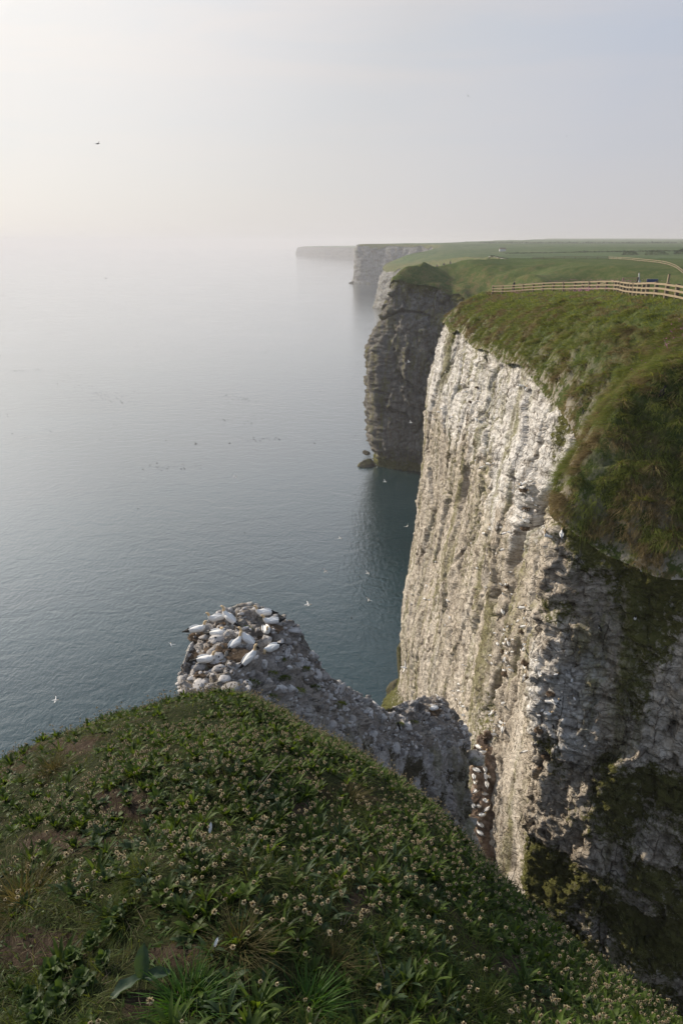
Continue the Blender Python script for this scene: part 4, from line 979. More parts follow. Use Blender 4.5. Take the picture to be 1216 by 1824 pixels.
for k, (u, v, R, lab) in enumerate([(389, 1140, .33, 'brown seaweed nest under the sleeping gannet'), (474, 1136, .33, 'brown nest under the gannet that shows its breast'), (425, 1166, .36, 'large brown nest below the pair in the middle'), (398, 1118, .33, 'brown nest under the pair at the back'),
                             (380, 1158, .28, 'empty brown nest below the sleeping gannet'), (398, 1155, .26, 'empty reddish nest left of the middle pair'), (352, 1165, .26, 'empty brown nest on the left side of the rock'), (385, 1180, .28, 'brown nest in front of the lone gannet'), (362, 1200, .24, 'weathered nest below the lone gannet'), (352, 1134, .3, 'brown nest under the leftmost gannet'), (487, 1120, .3, 'brown nest under the gannet with cocked tail')]):
    p_, n_ = hit(B_ST, u, v)
    if p_ is None: continue
    v_, f_ = nest_mesh(R, k); o = mk('nest', v_, f_, M_NEST); o.location = p_+Vector((0, 0, .0)); tag(o, lab, 'nest', 'nests on the white rock')
# green cushions of grass on the rock
for k, (u, v, s, lab) in enumerate([(445, 1218, .34, 'big green grass cushion on the front of the white rock'), (482, 1200, .24, 'dark green cushion right of the nearest gannet'), (500, 1175, .18, 'small green cushion amid white stones'), (508, 1208, .18, 'olive cushion on the rubble slope'), (440, 1120, .22, 'olive grass tuft at the back of the rock'),
                               (541, 1192, .26, 'dark grass cushion under the pale boulder'), (560, 1225, .22, 'green cushion on the ridge crest'), (530, 1232, .28, 'straw-green cushion on the neck of the ridge'), (605, 1255, .25, 'dark green plant on the ridge flank'), (478, 1245, .4, 'wide grassy cushion where brink and rock meet'), (735, 1287, .3, 'green turf strip beside the auks'), (712, 1290, .22, 'mossy turf under the leftmost auk')]):
    p_, n_ = hit(B_ST, u, v)
    if p_ is None: continue
    n = 220; a = rng.uniform(0, 6.28, n); rad = np.sqrt(rng.random(n))*s
    b = np.stack([rad*np.cos(a), rad*np.sin(a)*.6, (s*.35*(1-(rad/s)**2))], -1); d = np.stack([np.cos(a)*rad/s, np.sin(a)*rad/s, np.ones(n)], -1)+rng.normal(0, .3, (n, 3))
    v_, f_ = blades(b, d, np.full(n, .13), np.full(n, .016), rng.uniform(.2, .9, n), 2); o = mk('grass_cushion', v_, f_, M_S1 if k % 3 else M_GR); o.location = p_-Vector((0, 0, .03)); tag(o, lab, 'grass tuft', 'grass cushions on the rock')

# the gannet on the far hump and the auks
def auk_mesh():
    v_, f_, m_ = tube(dense([(-.16,0,.03,.01,.01,1),(-.13,0,.07,.05,.05,1),(-.06,0,.15,.085,.085,1),(0,0,.24,.085,.085,1),(.03,0,.31,.06,.06,1),(.04,0,.36,.045,.045,1),(.06,0,.40,.045,.042,1),(.10,0,.405,.025,.025,1),(.15,0,.395,.006,.010,1)]))
    return v_, f_, [1 if m or True else 0 for m in m_]
def auk():
    if 'auk' in SUB: return copy_tree(SUB['auk'])
    v_, f_, m_ = auk_mesh(); v_ = np.array(v_)
    # white breast: faces that look forward, below the throat
    mi = []
    for q in f_:
        c = v_[list(q)].mean(0); n_ = np.cross(v_[q[1]]-v_[q[0]], v_[q[2]]-v_[q[0]]); axis = np.array([.55*c[2]-.12, 0, c[2]])
        mi.append(0 if (c[0]-(.38*c[2]-.085) > .012 and c[2] < .31) else 1)
    o = mk('auk', v_, f_, mats=[M_BW, M_DK], midx=mi)
    for sg in (-1, 1):
        v2, f2_, m2 = tube([(.02, sg*.08, .28, .012, .02, 0), (-.03, sg*.092, .20, .016, .05, 0), (-.08, sg*.07, .11, .012, .04, 0), (-.15, sg*.02, .03, .006, .01, 0)], 8); mk('wing', v2, f2_, M_DK, o)
    SUB['auk'] = o; return o
p_, n_ = hit(B_ST, 772, 1267)
if p_ is not None:
    v_, f_ = nest_mesh(.36, 44); o = mk('nest', v_, f_, M_NEST); o.location = p_; tag(o, 'brown nest under the single gannet on the far hump', 'nest')
    o = gannet('sit'); o.location = p_+Vector((0, 0, .08)); o.rotation_euler = (0, 0, 3.5); tag(o, 'single gannet brooding on the far hump of the ridge against the lit cliff', 'gannet')
for (u, v, B, rz, s, lab) in [(690, 1289, B_ST, -2.2, 1., 'black and white auk standing at the notch in the ridge'), (709, 1299, B_ST, 2.2, 1., 'auk with its dark back turned, below the notch'), (754, 1291, B_ST, -1.2, 1., 'auk with a white breast under the brooding gannet'),
                          (1128, 1106, B_CL, -2.0, 1., 'auk standing upright on the shaded mossy rock face'), (1140, 1020, B_CL, -2.2, .9, 'auk in a dark hole under the overhanging grass'), (1066, 1124, B_CL, 2.6, 1., 'auk lying on a pale ledge with only its white side showing'),
                          (996, 1252, B_CL, -1.5, .8, 'upper dark auk on the shadow edge of the cliff'), (978, 1275, B_CL, -1.5, .8, 'middle auk on the shadow edge of the cliff'), (984, 1297, B_CL, 2., .8, 'lowest auk on the shadow edge of the cliff'), (1178, 708, None, .4, 1.6, 'black bird on the crest of the grassy buttress')]:
    if B is None:
        p_, n_ = hit(bvh(gr), u, v)
    else: p_, n_ = hit(B, u, v)
    if p_ is None: continue
    o = auk(); o.location = p_+(Vector((n_.x, n_.y, 0))*.06 if B is B_CL else Vector((0, 0, .02))); o.rotation_euler = (0, 0, rz); o.scale = (s,)*3; tag(o, lab, 'auk')

# brown ledge of nests at the foot of the lit face
led = []
for v in (1318, 1345, 1380, 1420, 1460, 1500, 1535):
    p_, n_ = hit(B_CL, 874 if v < 1440 else 866, v)
    if p_ is not None: led.append(at(853 if v < 1440 else 850-(v-1440)*.06, v, p_.y-.2)+Vector((.9, 0, 0)))
print('ledge', [tuple(round(c, 1) for c in p_) for p_ in led])
def smooth_line(L, n): 
    L = np.array([tuple(p_) for p_ in L]); s = np.linspace(0, len(L)-1, n); return np.stack([np.interp(s, range(len(L)), L[:, i]) for i in range(3)], -1)
LP = smooth_line(led, 90); nr = 40; vs = []
for k, c in enumerate(LP):
    r_ = 1.45*min(1, .35+k/16)
    for j in range(nr): a = j*2*math.pi/nr; vs.append(c+np.array([1, 0, .15])*r_*math.cos(a)+np.array([.1, 1.1, .9])*r_*.9*math.sin(a))
vs = np.array(vs); cc_ = np.repeat(LP, nr, 0); dn = vs-cc_; dn /= np.linalg.norm(dn, axis=1)[:, None]
f1, f2, c1, t1 = voro(vs/1.1, 401, True); vs = vs+dn*(.45*(c1-.5)+.5*t1+.3*fbm(vs/.8, 3, 402))[:, None]
t = NT('nest_ledge'); p = t.pos(); c = t.ramp(t.noise(p, 1.6, 6, .7), [(.3, (.10, .075, .055)), (.48, (.21, .15, .11)), (.6, (.33, .25, .19)), (.72, (.55, .49, .42))])
LEDM = t.done(t.bsdf(c, .95, t.bump(t.noise(p, 5, 6, .7), 1., .2), .1))
ledge = mk('nest_ledge', vs, [tuple(r) for r in grid_faces(90, nr).tolist()]+[(k*nr+nr-1, (k+1)*nr+nr-1, (k+1)*nr, k*nr) for k in range(89)], LEDM); tag(ledge, kind='structure')
B_LE = bvh(ledge)

# small whole birds for the distant ledges
def small_gannet():
    v_, f_, m_ = tube(POSE['sit'], 8); v2, f2_, m2 = wing_folded('sit', 1); v3, f3, m3 = wing_folded('sit', -1)
    a, b = len(v_), len(v_)+len(v2)
    return list(v_)+list(v2)+list(v3), f_+[tuple(i+a for i in q) for q in f2_]+[tuple(i+b for i in q) for q in f3], m_+m2+m3
v_, f_, m_ = small_gannet(); o0 = mk('gannet', v_, f_, mats=BM, midx=m_); ME_SG = o0.data; bpy.data.objects.remove(o0)
Z4 = [(1020,700),(995,735),(1048,740),(1050,770),(985,780),(1010,800),(1045,830),(1063,855),(1010,865),(990,908),(1070,900),(1095,912),(1000,955),(1080,963),(1012,1008),(1065,1025),(1070,1087),(975,1113),(1022,1125),(1080,1140),(1050,1187),(1030,1257),(1030,1310)]
for (a, b) in Z4:
    u, v = 600+a/4.053, 1160+b/4.053; p_, n_ = hit(B_LE, u, v+1.5)
    if p_ is None: p_, n_ = hit(B_CL, u, v+1.5)
    if p_ is None: continue
    o = bpy.data.objects.new('gannet', ME_SG); COL.objects.link(o); o.location = p_+Vector((n_.x, n_.y, n_.z))*.12+Vector((0, 0, .05)); o.rotation_euler = (random.gauss(0, .1), random.gauss(-.1, .15), random.uniform(0, 6.28)); o.scale = (random.uniform(1., 1.15),)*3
    tag(o, 'white gannet on the crowded brown nest ledge at the cliff foot', 'gannet', 'gannets crowded on the brown nest ledge')
CB = [(700+a/3.648, 760+b/3.648) for a, b in [(855,378),(845,400),(832,435),(885,425),(905,475),(860,548),(860,615),(630,660),(600,700),(740,1030),(725,1090),(710,1200),(850,1180),(857,1300),(725,1355),(740,1385),(690,1415),(720,1410),(760,1410),(740,1470),(725,1505),(720,1585),(855,1420),(860,1450),(865,1565),(865,1630),(770,1580),(210,1120),(240,1125),(1020,715),(725,1800),(435,1720),(1030,1780),(1070,1780),(625,245),(580,265),(280,880),(220,1030),(360,1130),(375,1240)]]
CB += [(880+a/3.619, 520+b/3.619) for a, b in [(185,610),(205,635),(498,605),(75,1560),(345,1575),(425,1560),(70,1665)]]
CB += [(860+a/3.376, 960+b/3.376) for a, b in [(380,935),(395,975),(430,970),(395,1050),(105,1100),(130,1130),(75,1180),(65,1050),(345,810),(262,1280)]]
CB += [(600+a/4.053, 1160+b/4.053) for a, b in [(935,540),(930,575),(920,600),(890,240),(895,375),(925,400),(920,460),(1135,450),(1180,510),(1205,570),(1145,605)]]
CB += [(620+a/3.964, 440+b/3.964) for a, b in [(870,940),(840,1028),(800,970),(735,1205),(660,1140),(640,1165),(615,1220),(910,1220)]]
for _ in range(110):
    b_ = random.choice(CB); CB.append((b_[0]+random.gauss(0, 16), b_[1]+random.gauss(0, 26)))
for kb, (u, v) in enumerate(CB):
    p_, n_ = hit(B_CL, u, v+1)
    if p_ is None: continue
    o = bpy.data.objects.new('gannet', ME_SG); COL.objects.link(o); o.location = p_+Vector((n_.x, n_.y, 0))*.22; o.rotation_euler = (0, random.gauss(-.1, .2), random.uniform(0, 6.28)); o.scale = (random.uniform(.72, .98)*(1 if kb < 76 else .55),)*3
    tag(o, 'white gannet perched on a ledge of the sunlit pale cliff', 'gannet', 'gannets perched on the lit cliff')
# brown nest stains built out from the clefts
for k, (u, v, s) in enumerate([(933, 872, .9), (936, 905, .8), (934, 940, .9), (901, 1200, .9), (897, 1160, .7), (904, 1045, .7), (936, 1180, .8), (938, 1205, .7), (930, 1125, .6), (905, 620, .0), (850, 690, .6), (838, 716, .6), (980, 1235, .7), (973, 1345, .8), (965, 1365, .8), (960, 1300, .7)]):
    if s == 0: continue
    p_, n_ = hit(B_CL, u, v)
    if p_ is None: continue
    v_, f_ = nest_mesh(s*.36, 70+k); o = mk('nest', v_, f_, M_NEST); o.location = p_+Vector((n_.x, n_.y, -.1))*.08; o.scale = (1, 1, 2.2); tag(o, 'brown nest mound built out from the lit cliff', 'nest', 'nest mounds on the lit cliff')

# birds on the wing
def wing_open(sg, span, black=True, lift=.25):
    vs, fs, mi = [], [], []; n = 9
    for k in range(n+1):
        s = k/n; y = sg*(.06+span*s); x = .02+.12*math.sin(s*2.2)*(1-s)-.16*s*s; ch = .17*(1-s*.72)*(1 if s < .97 else .3); z = lift*span*math.sin(s*2.0)*.6
        for (dx, dz) in ((ch*.45, .0), (ch*.1, .012*(1-s)+.004), (-ch*.55, 0), (ch*.1, -.006)): vs.append((x+dx, y, z+dz))
    for k in range(n):
        for j in range(4): fs.append((k*4+j, k*4+(j+1) % 4, k*4+4+(j+1) % 4, k*4+4+j)); mi.append(2 if black and k >= 6 else 0)
    fs += [(0, 1, 2, 3), (n*4+3, n*4+2, n*4+1, n*4)]; mi += [0, 2 if black else 0]
    return vs, fs, mi
def flyer(dark=False, lift=.25, span=.82):
    key = ('fly', dark, lift)
    if key in SUB: return copy_tree(SUB[key])
    v_, f_, m_ = tube(dense([(-.46,0,0,.008,.006,0),(-.38,0,0,.05,.015,0),(-.26,0,0,.06,.045,0),(-.10,0,0,.085,.075,0),(.06,0,0,.09,.082,0),(.20,0,0,.07,.066,0),(.30,0,.01,.045,.045,0),(.37,0,.015,.040,.042,1),(.43,0,.015,.034,.034,1),(.47,0,.01,.016,.017,3),(.55,0,.005,.004,.005,3)]), 10)
    MM_ = [M_DK]*4 if dark else BM
    o = mk('flying_seabird', v_, f_, mats=MM_, midx=m_)
    for sg in (-1, 1): a, b, c = wing_open(sg, span, True, lift); mk('wing', a, b, mats=MM_, midx=c, parent=o)
    SUB[key] = o; return o
FL = [(548, 1077, 75, 0.2, .0, .35, False, 1.0, 'white gannet gliding over the sea right of the white rock'), (720, 1189, 60, -.3, .75, .8, False, .9, 'white gannet flying with raised wings beside the dark cliff foot'), (781, 1244, 46, .4, -.3, .6, False, .8, 'white seabird flying just above the brooding gannet'),
      (695, 1277, 45, 2.6, .4, .5, False, .5, 'small pale bird lifting off beside the notch auk'), (685, 858, 200, .3, .3, .5, False, 1.4, 'white bird flying over the dark water below the far headland'), (725, 937, 118, -2., .9, .6, False, 1.1, 'white bird banking at the outline of the lit cliff'),
      (99, 1247, 70, .2, .2, .3, False, .9, 'white bird low over the sea, left of the white rock'), (305, 1148, 42, 2., .6, .4, False, .5, 'small white bird beside the left wall of the white rock'), (418, 849, 190, .5, .3, .4, False, 1.5, 'white bird far out over the open sea'),
      (656, 1069, 95, 1.3, .5, .5, False, .9, 'white bird flying above the cliff reflection, lower of two'), (654, 1021, 110, .6, .4, .5, False, .9, 'white bird flying above the cliff reflection, upper of two'), (605, 959, 140, .3, 0, .4, False, 1., 'white bird skimming the sea left of the reflection'), (579, 1018, 115, 1., .5, .5, False, 1., 'pale bird with lifted wings over the sea'),
      (728, 645, 190, .4, .2, .5, False, 1.3, 'white bird passing the dark headland, upper'), (731, 753, 185, .2, .2, .5, False, 1.3, 'white bird passing the dark headland, lower'),
      (174, 256, 120, -.4, .35, .4, True, .95, 'dark bird alone in the bright sky at the left'), (833, 171, 140, 1.2, .8, .5, True, .7, 'small dark bird high in the middle of the sky'), (1008, 243, 150, 1.2, .8, .5, True, .5, 'tiny dark speck of a bird in the right-hand sky'),
      (349, 791, 230, .4, .3, .3, True, 1.4, 'dark bird over the sea with dropped wings'), (409, 790, 260, .2, .3, .4, True, 1.2, 'dark bird over the sea right of the one with dropped wings'), (189, 496, 400, .3, .3, .4, True, 1.5, 'dark bird over the hazy sea near the horizon'), (626, 1101, 90, .3, .2, .3, True, .5, 'small dark bird between white rock and lit cliff'), (336, 1133, 60, .3, .2, .3, True, .35, 'tiny dark bird over the sea beside the leftmost gannet'), (560, 790, 250, .5, .2, .4, True, 1.1, 'dark bird over the sea towards the far headland')]
for (u, v, D, rz, ry2, lift, dark, s, lab) in FL:
    o = flyer(dark, lift); o.location = at(u, v, D); o.rotation_euler = (ry2, 0, rz); o.scale = (s,)*3; tag(o, lab, 'seabird', 'seabirds on the wing')
# rafts of birds floating far out
v_, f_, m_ = tube([(-.26,0,.06,.01,.01,0),(-.2,0,.06,.07,.05,0),(0,0,.06,.11,.09,0),(.14,0,.08,.08,.08,0),(.2,0,.16,.045,.05,0),(.22,0,.23,.045,.045,0),(.30,0,.22,.01,.012,0)], 6)
o0 = mk('floating_seabird', v_, f_, M_DK); ME_F = o0.data; bpy.data.objects.remove(o0)
spots = []
for (u0, v0, u1, v1, n, su, sv) in [(18, 661, 80, 657, 22, 6, 1.5), (110, 675, 235, 722, 42, 9, 4), (140, 598, 165, 597, 7, 6, 1.5), (380, 706, 455, 712, 26, 12, 4), (450, 782, 500, 782, 20, 8, 2), (280, 832, 350, 830, 22, 14, 2.5), (370, 750, 460, 752, 18, 20, 5), (470, 627, 480, 626, 5, 4, 1), (330, 626, 345, 620, 4, 6, 2), (160, 710, 250, 700, 18, 20, 8), (540, 640, 560, 605, 5, 20, 8)]:
    for _ in range(n): s = random.random(); spots.append((u0+(u1-u0)*s+random.gauss(0, su), v0+(v1-v0)*s+random.gauss(0, sv)))
for _ in range(90): spots.append((random.uniform(0, 640), random.triangular(480, 960, 640)))
for (u, v) in spots:
    d = ray(u, v); k = (EYE-.0)/-d.z; q = CAMP+d*k
    if q.y > 1500: continue
    o = bpy.data.objects.new('floating_seabird', ME_F); COL.objects.link(o); o.location = (q.x, q.y, -.02); o.rotation_euler = (0, 0, random.uniform(0, 6.28)); o.scale = (random.uniform(.75, 1.3),)*3
    tag(o, 'dark seabird floating in the scattered rafts on the sea', 'seabird', 'seabirds floating on the sea')

# ================================================================== loose rocks at the water and on the ridge
def boulder(name, loc, r, seed, m, lab, cat='rock', group=None, amp=.35, sq=(1, 1, 1), rot=0., moss=.2):
    n, k = 44, 30; a = np.linspace(0, 2*math.pi, n, endpoint=False); b = np.linspace(.02, math.pi-.02, k); A, Bq = np.meshgrid(a, b, indexing='ij')
    D = np.stack([np.cos(A)*np.sin(Bq), np.sin(A)*np.sin(Bq), np.cos(Bq)], -1).reshape(-1, 3); g = np.random.default_rng(seed+7000)
    pl = g.normal(0, 1, (15, 3)); pl /= np.linalg.norm(pl, axis=1)[:, None]; hh = g.uniform(.55, 1., 15); dp = D@pl.T
    h = np.minimum(np.where(dp > .05, hh/np.maximum(dp, .05), 9).min(1), 1.2)+.22*amp*fbm(D*4+seed, 4, 501)+.12*amp*fbm(D*11+seed, 3, 502)
    P_ = D*np.array(sq)*h[:, None]*r
    o = mk(name, P_, grid_faces(n, k, True), m, attrs={'moss': np.full(len(P_), moss), 'gap': np.zeros(len(P_))}); o.location = loc; o.rotation_euler = (0, 0, rot); return tag(o, lab, cat, group)
WET = chalk_mat('wet_rock', ((.05, .045, .03), (.09, .08, .055), (.15, .135, .10)), ((.035, .04, .012), (.085, .085, .025)), fine=.7)
for k, (u, v, D, r, sq, ms_, lab) in enumerate([(722, 1192, 127, 3.3, (.75, 1.2, 2.4), .5, 'tall dark weed-covered rock at the foot of the lit cliff'), (709, 1228, 126, 3.0, (.8, 1.1, 1.3), .45, 'dark wet rock jutting into the sea below the lit cliff'), (742, 1256, 119, 3.0, (.8, 1., 1.6), .75, 'green weed-covered rock behind the ridge hump'),
                                     (657, 829, 299, 3.6, (1.3, 1., .8), .25, 'dark pointed rock at the seaward foot of the headland'), (653, 806, 312, 1.8, (1, 1, .6), .2, 'small dark rock just off the headland'), (657, 773, 330, 1.5, (1, 1, .8), .2, 'small dark stack against the headland wall'), (660, 707, 385, 2.2, (1, 1, .5), .2, 'far skerry beyond the headland, nearest its wall'), (655, 716, 376, 1.3, (1.5, 1, .4), .2, 'low far skerry beyond the headland'), (633, 504, 1800, 9, (2.2, 1, .6), .1, 'skerry at the tip of the distant pale cliff')]):
    boulder('rock', at(u, v, D), r, k, WET, lab, 'rock', 'rocks in the water', sq=sq, moss=ms_)
for k, (u, v, r, lab) in enumerate([(539, 1184, .32, 'long pale boulder on the ridge crest, lit from the left'), (497, 1175, .22, 'white stone right of the preening gannet'), (512, 1165, .2, 'white stone at the right edge of the white rock'), (470, 1182, .2, 'white stone beside the nearest gannet'), (655, 1268, .30, 'pale slab on the low part of the ridge'), (590, 1262, .18, 'white stone on the ridge flank'), (830, 1475, 1.0, 'grey block in the gully, upper of two'), (836, 1497, 1.1, 'grey block in the gully, lower of two'), (848, 1350, .6, 'grey boulder at the right end of the ridge')]):
    p_, n_ = hit(B_ST, u, v)
    if p_ is None: p_ = at(u, v, 38)
    boulder('boulder', p_, r, 20+k, STONE, lab, 'boulder', 'loose boulders on the ridge', sq=(1.3, .9, .6), moss=.15, rot=k*.7)

# ================================================================== clifftop: fences, people, sign, bushes
M_WOOD = plain_mat('fence_wood', (.27, .215, .14), .8, .2, .25, 3)
M_POST = plain_mat('fence_post', (.16, .13, .09), .85, .2, .3, 3)
def gz(x, y): return float(ground_z(np.array([x]), np.array([y]))[0][0])
def beam(name, a, b, w, h, m, parent, loc0):
    a, b = Vector(a)-loc0, Vector(b)-loc0; d = (b-a).normalized(); s = d.cross(Vector((0, 0, 1)))
    s = s.normalized() if s.length > .05 else Vector((1, 0, 0)); u_ = s.cross(d).normalized(); vs = []
    for c in (a, b):
        for (i, j) in ((-1, -1), (1, -1), (1, 1), (-1, 1)): vs.append(c+s*w*.5*i+u_*h*.5*j)
    return mk(name, [tuple(v) for v in vs], [(0, 1, 2, 3), (7, 6, 5, 4), (0, 4, 5, 1), (1, 5, 6, 2), (2, 6, 7, 3), (3, 7, 4, 0)], m, parent, smooth=False)
def fence(path, gap, hgt, rails, lab, cat='fence', pw=.26, rw=(.06, .15), name='wooden_fence', jit=.05):
    path = np.array(path, float); seg = np.hypot(*np.diff(path, axis=0).T); s = np.concatenate([[0], np.cumsum(seg)]); n = max(2, int(s[-1]/gap)+1)
    q = np.linspace(0, s[-1], n); X_ = np.interp(q, s, path[:, 0]); Y_ = np.interp(q, s, path[:, 1]); Z_ = ground_z(X_, Y_)[0]
    Z_ = np.convolve(np.pad(Z_, 3, 'edge'), [.08, .14, .18, .2, .18, .14, .08], 'valid')
    root = empty(name, (X_[0], Y_[0], Z_[0])); l0 = Vector((X_[0], Y_[0], Z_[0])); tag(root, lab, cat)
    tops = []
    for i in range(n):
        lx, ly = random.gauss(0, jit), random.gauss(0, jit); hh = hgt*random.uniform(.97, 1.05)
        beam('post', (X_[i], Y_[i], Z_[i]-.3), (X_[i]+lx, Y_[i]+ly, Z_[i]+hh), pw, pw, M_POST, root, l0); tops.append((lx, ly))
    for i in range(n-1):
        dx, dy = X_[i+1]-X_[i], Y_[i+1]-Y_[i]; L = math.hypot(dx, dy); o_ = np.array([dy, -dx])/L*(pw*.5+.026)
        if (o_[0]*X_[i]+o_[1]*Y_[i]) > 0: o_ = -o_
        for r in rails:
            e = random.gauss(0, .012)
            beam('rail', (X_[i]+o_[0]+dx/L*.003, Y_[i]+o_[1]+dy/L*.003, Z_[i]+hgt*r+e), (X_[i+1]+o_[0]-dx/L*.003, Y_[i+1]+o_[1]-dy/L*.003, Z_[i+1]+hgt*r+e), rw[0], rw[1], M_WOOD, root, l0)
    return root
fence([(24.0, 114), (27.5, 107), (31.2, 96), (32.0, 84), (26.7, 62.5), (25.7, 52), (25., 46)], 2.4, 1.25, (.30, .62, .93), 'long wooden post-and-rail fence along the near cliff top')
fence([(87, 332), (101, 326), (118, 322), (119, 300), (113, 268), (110, 240), (104, 208), (98, 180)], 4.6, 1.2, (.45, .92), 'distant wooden fence curving across the field behind the ravine', pw=.18, rw=(.08, .17))
fence([(43.5, 128), (45.2, 119.5)], 2.2, 1.3, (.3, .62, .93), 'short wooden fence panel behind the near fence, left of the gap')
fence([(47.6, 122), (49.4, 120.5)], 1.2, 1.3, (.3, .62, .93), 'tiny wooden fence panel right of the gap')
def wire_fence(path, gap, hgt, lab):
    path = np.array(path, float); seg = np.hypot(*np.diff(path, axis=0).T); s = np.concatenate([[0], np.cumsum(seg)]); n = int(s[-1]/gap)+1
    q = np.linspace(0, s[-1], n); X_ = np.interp(q, s, path[:, 0]); Y_ = np.interp(q, s, path[:, 1]); Z_ = ground_z(X_, Y_)[0]
    l0 = Vector((X_[0], Y_[0], Z_[0])); root = empty('wire_fence', l0); tag(root, lab, 'fence')
    for i in range(n): beam('post', (X_[i], Y_[i], Z_[i]-.2), (X_[i]+random.gauss(0, .03), Y_[i], Z_[i]+hgt), .09, .09, M_POST, root, l0)
    for r in (.35, .65, .95):
        vs, fs = [], []
        for i in range(n-1):
            b = len(vs)
            for k in (i, i+1):
                for j in range(4): a = j*math.pi/2; vs.append((X_[k]-l0.x+.012*math.cos(a), Y_[k]-l0.y+.012*math.sin(a)*.3, Z_[k]-l0.z+hgt*r+.012*math.sin(a)))
            fs += [(b+j, b+(j+1) % 4, b+4+(j+1) % 4, b+4+j) for j in range(4)]
        mk('wire', vs, fs, M_POST, root)
wire_fence([(33, 128), (44, 129), (56, 126), (66, 122)], 3.2, 1.15, 'thin wire fence with grey posts behind the wooden fence')
# blue board on two legs, marker post and a leaning pale sign post
M_BLUE = plain_mat('board_blue', (.020, .055, .16), .5, .4, .2, 4); M_PALE = plain_mat('board_pale', (.55, .56, .55), .6, .3, .1, 5)
bx, by = 52.6, 122.0; l0 = Vector((bx, by, gz(bx, by))); root = empty('information_board', l0); tag(root, 'low blue board on two legs behind the wooden fence', 'sign')
beam('board_face', l0+Vector((-.95, -.05, .85)), l0+Vector((.95, .05, .85)), .05, .75, M_BLUE, root, l0)
for sx in (-.8, .8): beam('leg', l0+Vector((sx, .06, -.2)), l0+Vector((sx, .06, 1.1)), .09, .09, M_POST, root, l0)
beam('top_edge', l0+Vector((-.98, -.05, 1.245)), l0+Vector((.98, .05, 1.245)), .07, .035, M_PALE, root, l0)
for (x_, y_, h_, w_, m_, lab, lean) in [(54.8, 121, 1.75, .30, M_WOOD, 'stout pale timber post right of the blue board', .05), (49.9, 120.5, 1.8, .16, M_PALE, 'leaning pale post left of the blue board', -.35), (50.2, 121.5, .9, .4, M_PALE, 'low pale marker at the foot of the leaning post', .0)]:
    l0 = Vector((x_, y_, gz(x_, y_))); root = empty('marker_post', l0); tag(root, lab, 'post')
    beam('shaft', l0+Vector((0, 0, -.2)), l0+Vector((lean, 0, h_)), w_, w_, m_, root, l0)
    beam('cap', l0+Vector((lean, 0, h_+.002)), l0+Vector((lean*1.08, 0, h_+.08)), w_*1.25, w_*1.25, M_POST, root, l0)
# people
M_COAT = plain_mat('dark_coat', (.03, .032, .04), .8, .2, .2, 8); M_SKIN = plain_mat('skin', (.45, .30, .22), .6, .3, .08, 20); M_HAIR = plain_mat('grey_hair', (.10, .085, .075), .8, .2, .2, 40); M_TR = plain_mat('trousers', (.05, .05, .06), .85, .2, .2, 12); M_COAT2 = plain_mat('blue_coat', (.05, .07, .11), .8, .2, .2, 8)
def person_mesh(coat):
    J = {'pel': (0, 0, .93), 'sp': (0, .01, 1.12), 'ch': (0, .0, 1.32), 'nk': (0, .0, 1.48), 'hd': (0, -.02, 1.58), 'ht': (0, -.01, 1.70)}
    for sg, n_ in ((1, 'l'), (-1, 'r')): J.update({n_+'hip': (sg*.10, 0, .88), n_+'kn': (sg*.11, -.02, .48), n_+'an': (sg*.11, .02, .08), n_+'to': (sg*.12, -.15, .04), n_+'sh': (sg*.19, .0, 1.40), n_+'el': (sg*.25, .03, 1.12), n_+'wr': (sg*.21, -.17, .98), n_+'ha': (sg*.19, -.25, .97)})
    ED = [('pel', 'sp'), ('sp', 'ch'), ('ch', 'nk'), ('nk', 'hd'), ('hd', 'ht')]
    for n_ in 'lr': ED += [('pel', n_+'hip'), (n_+'hip', n_+'kn'), (n_+'kn', n_+'an'), (n_+'an', n_+'to'), ('ch', n_+'sh'), (n_+'sh', n_+'el'), (n_+'el', n_+'wr'), (n_+'wr', n_+'ha')]
    R = {'pel': .15, 'sp': .15, 'ch': .165, 'nk': .06, 'hd': .095, 'ht': .08, 'hip': .10, 'kn': .07, 'an': .05, 'to': .04, 'sh': .075, 'el': .055, 'wr': .042, 'ha': .035}
    ks = list(J); me = bpy.data.meshes.new('person'); me.from_pydata([J[k] for k in ks], [(ks.index(a), ks.index(b)) for a, b in ED], [])
    o = bpy.data.objects.new('person', me); COL.objects.link(o); md = o.modifiers.new('skin', 'SKIN'); me.skin_vertices.new() if not me.skin_vertices else None
    for i, k in enumerate(ks):
        r_ = R.get(k, R.get(k[1:], .05)); me.skin_vertices[0].data[i].radius = (r_, r_*.8 if k in ('pel', 'sp', 'ch') else r_); me.skin_vertices[0].data[i].use_root = k == 'pel'
    o.modifiers.new('sub', 'SUBSURF').levels = 1
    ev = o.evaluated_get(bpy.context.evaluated_depsgraph_get()); m2 = bpy.data.meshes.new_from_object(ev); bpy.data.objects.remove(o)
    m2.materials.clear()
    for m_ in (coat, M_SKIN, M_TR): m2.materials.append(m_)
    for p_ in m2.polygons: z_ = p_.center[2]; p_.material_index = 1 if z_ > 1.50 or (abs(p_.center[0]) > .15 and z_ < 1.0 and p_.center[1] < -.19) else 2 if z_ < .84 else 0; p_.use_smooth = True
    return m2
def hair_mesh():
    vs, fs = [], []; n, k = 12, 6
    for i in range(k+1):
        b = i/k*math.pi*.6
        for j in range(n): a = j*2*math.pi/n; vs.append((.108*math.sin(b)*math.cos(a), .005+.112*math.sin(b)*math.sin(a)+.012, 1.645+.115*math.cos(b)))
    for i in range(k):
        for j in range(n):
            if not (i >= 3 and math.sin((j+.5)*2*math.pi/n) < -.3): fs.append((i*n+j, i*n+(j+1) % n, i*n+n+(j+1) % n, i*n+n+j))
    return vs, fs
PM = [person_mesh(M_COAT), person_mesh(M_COAT2)]
hv, hf = hair_mesh()
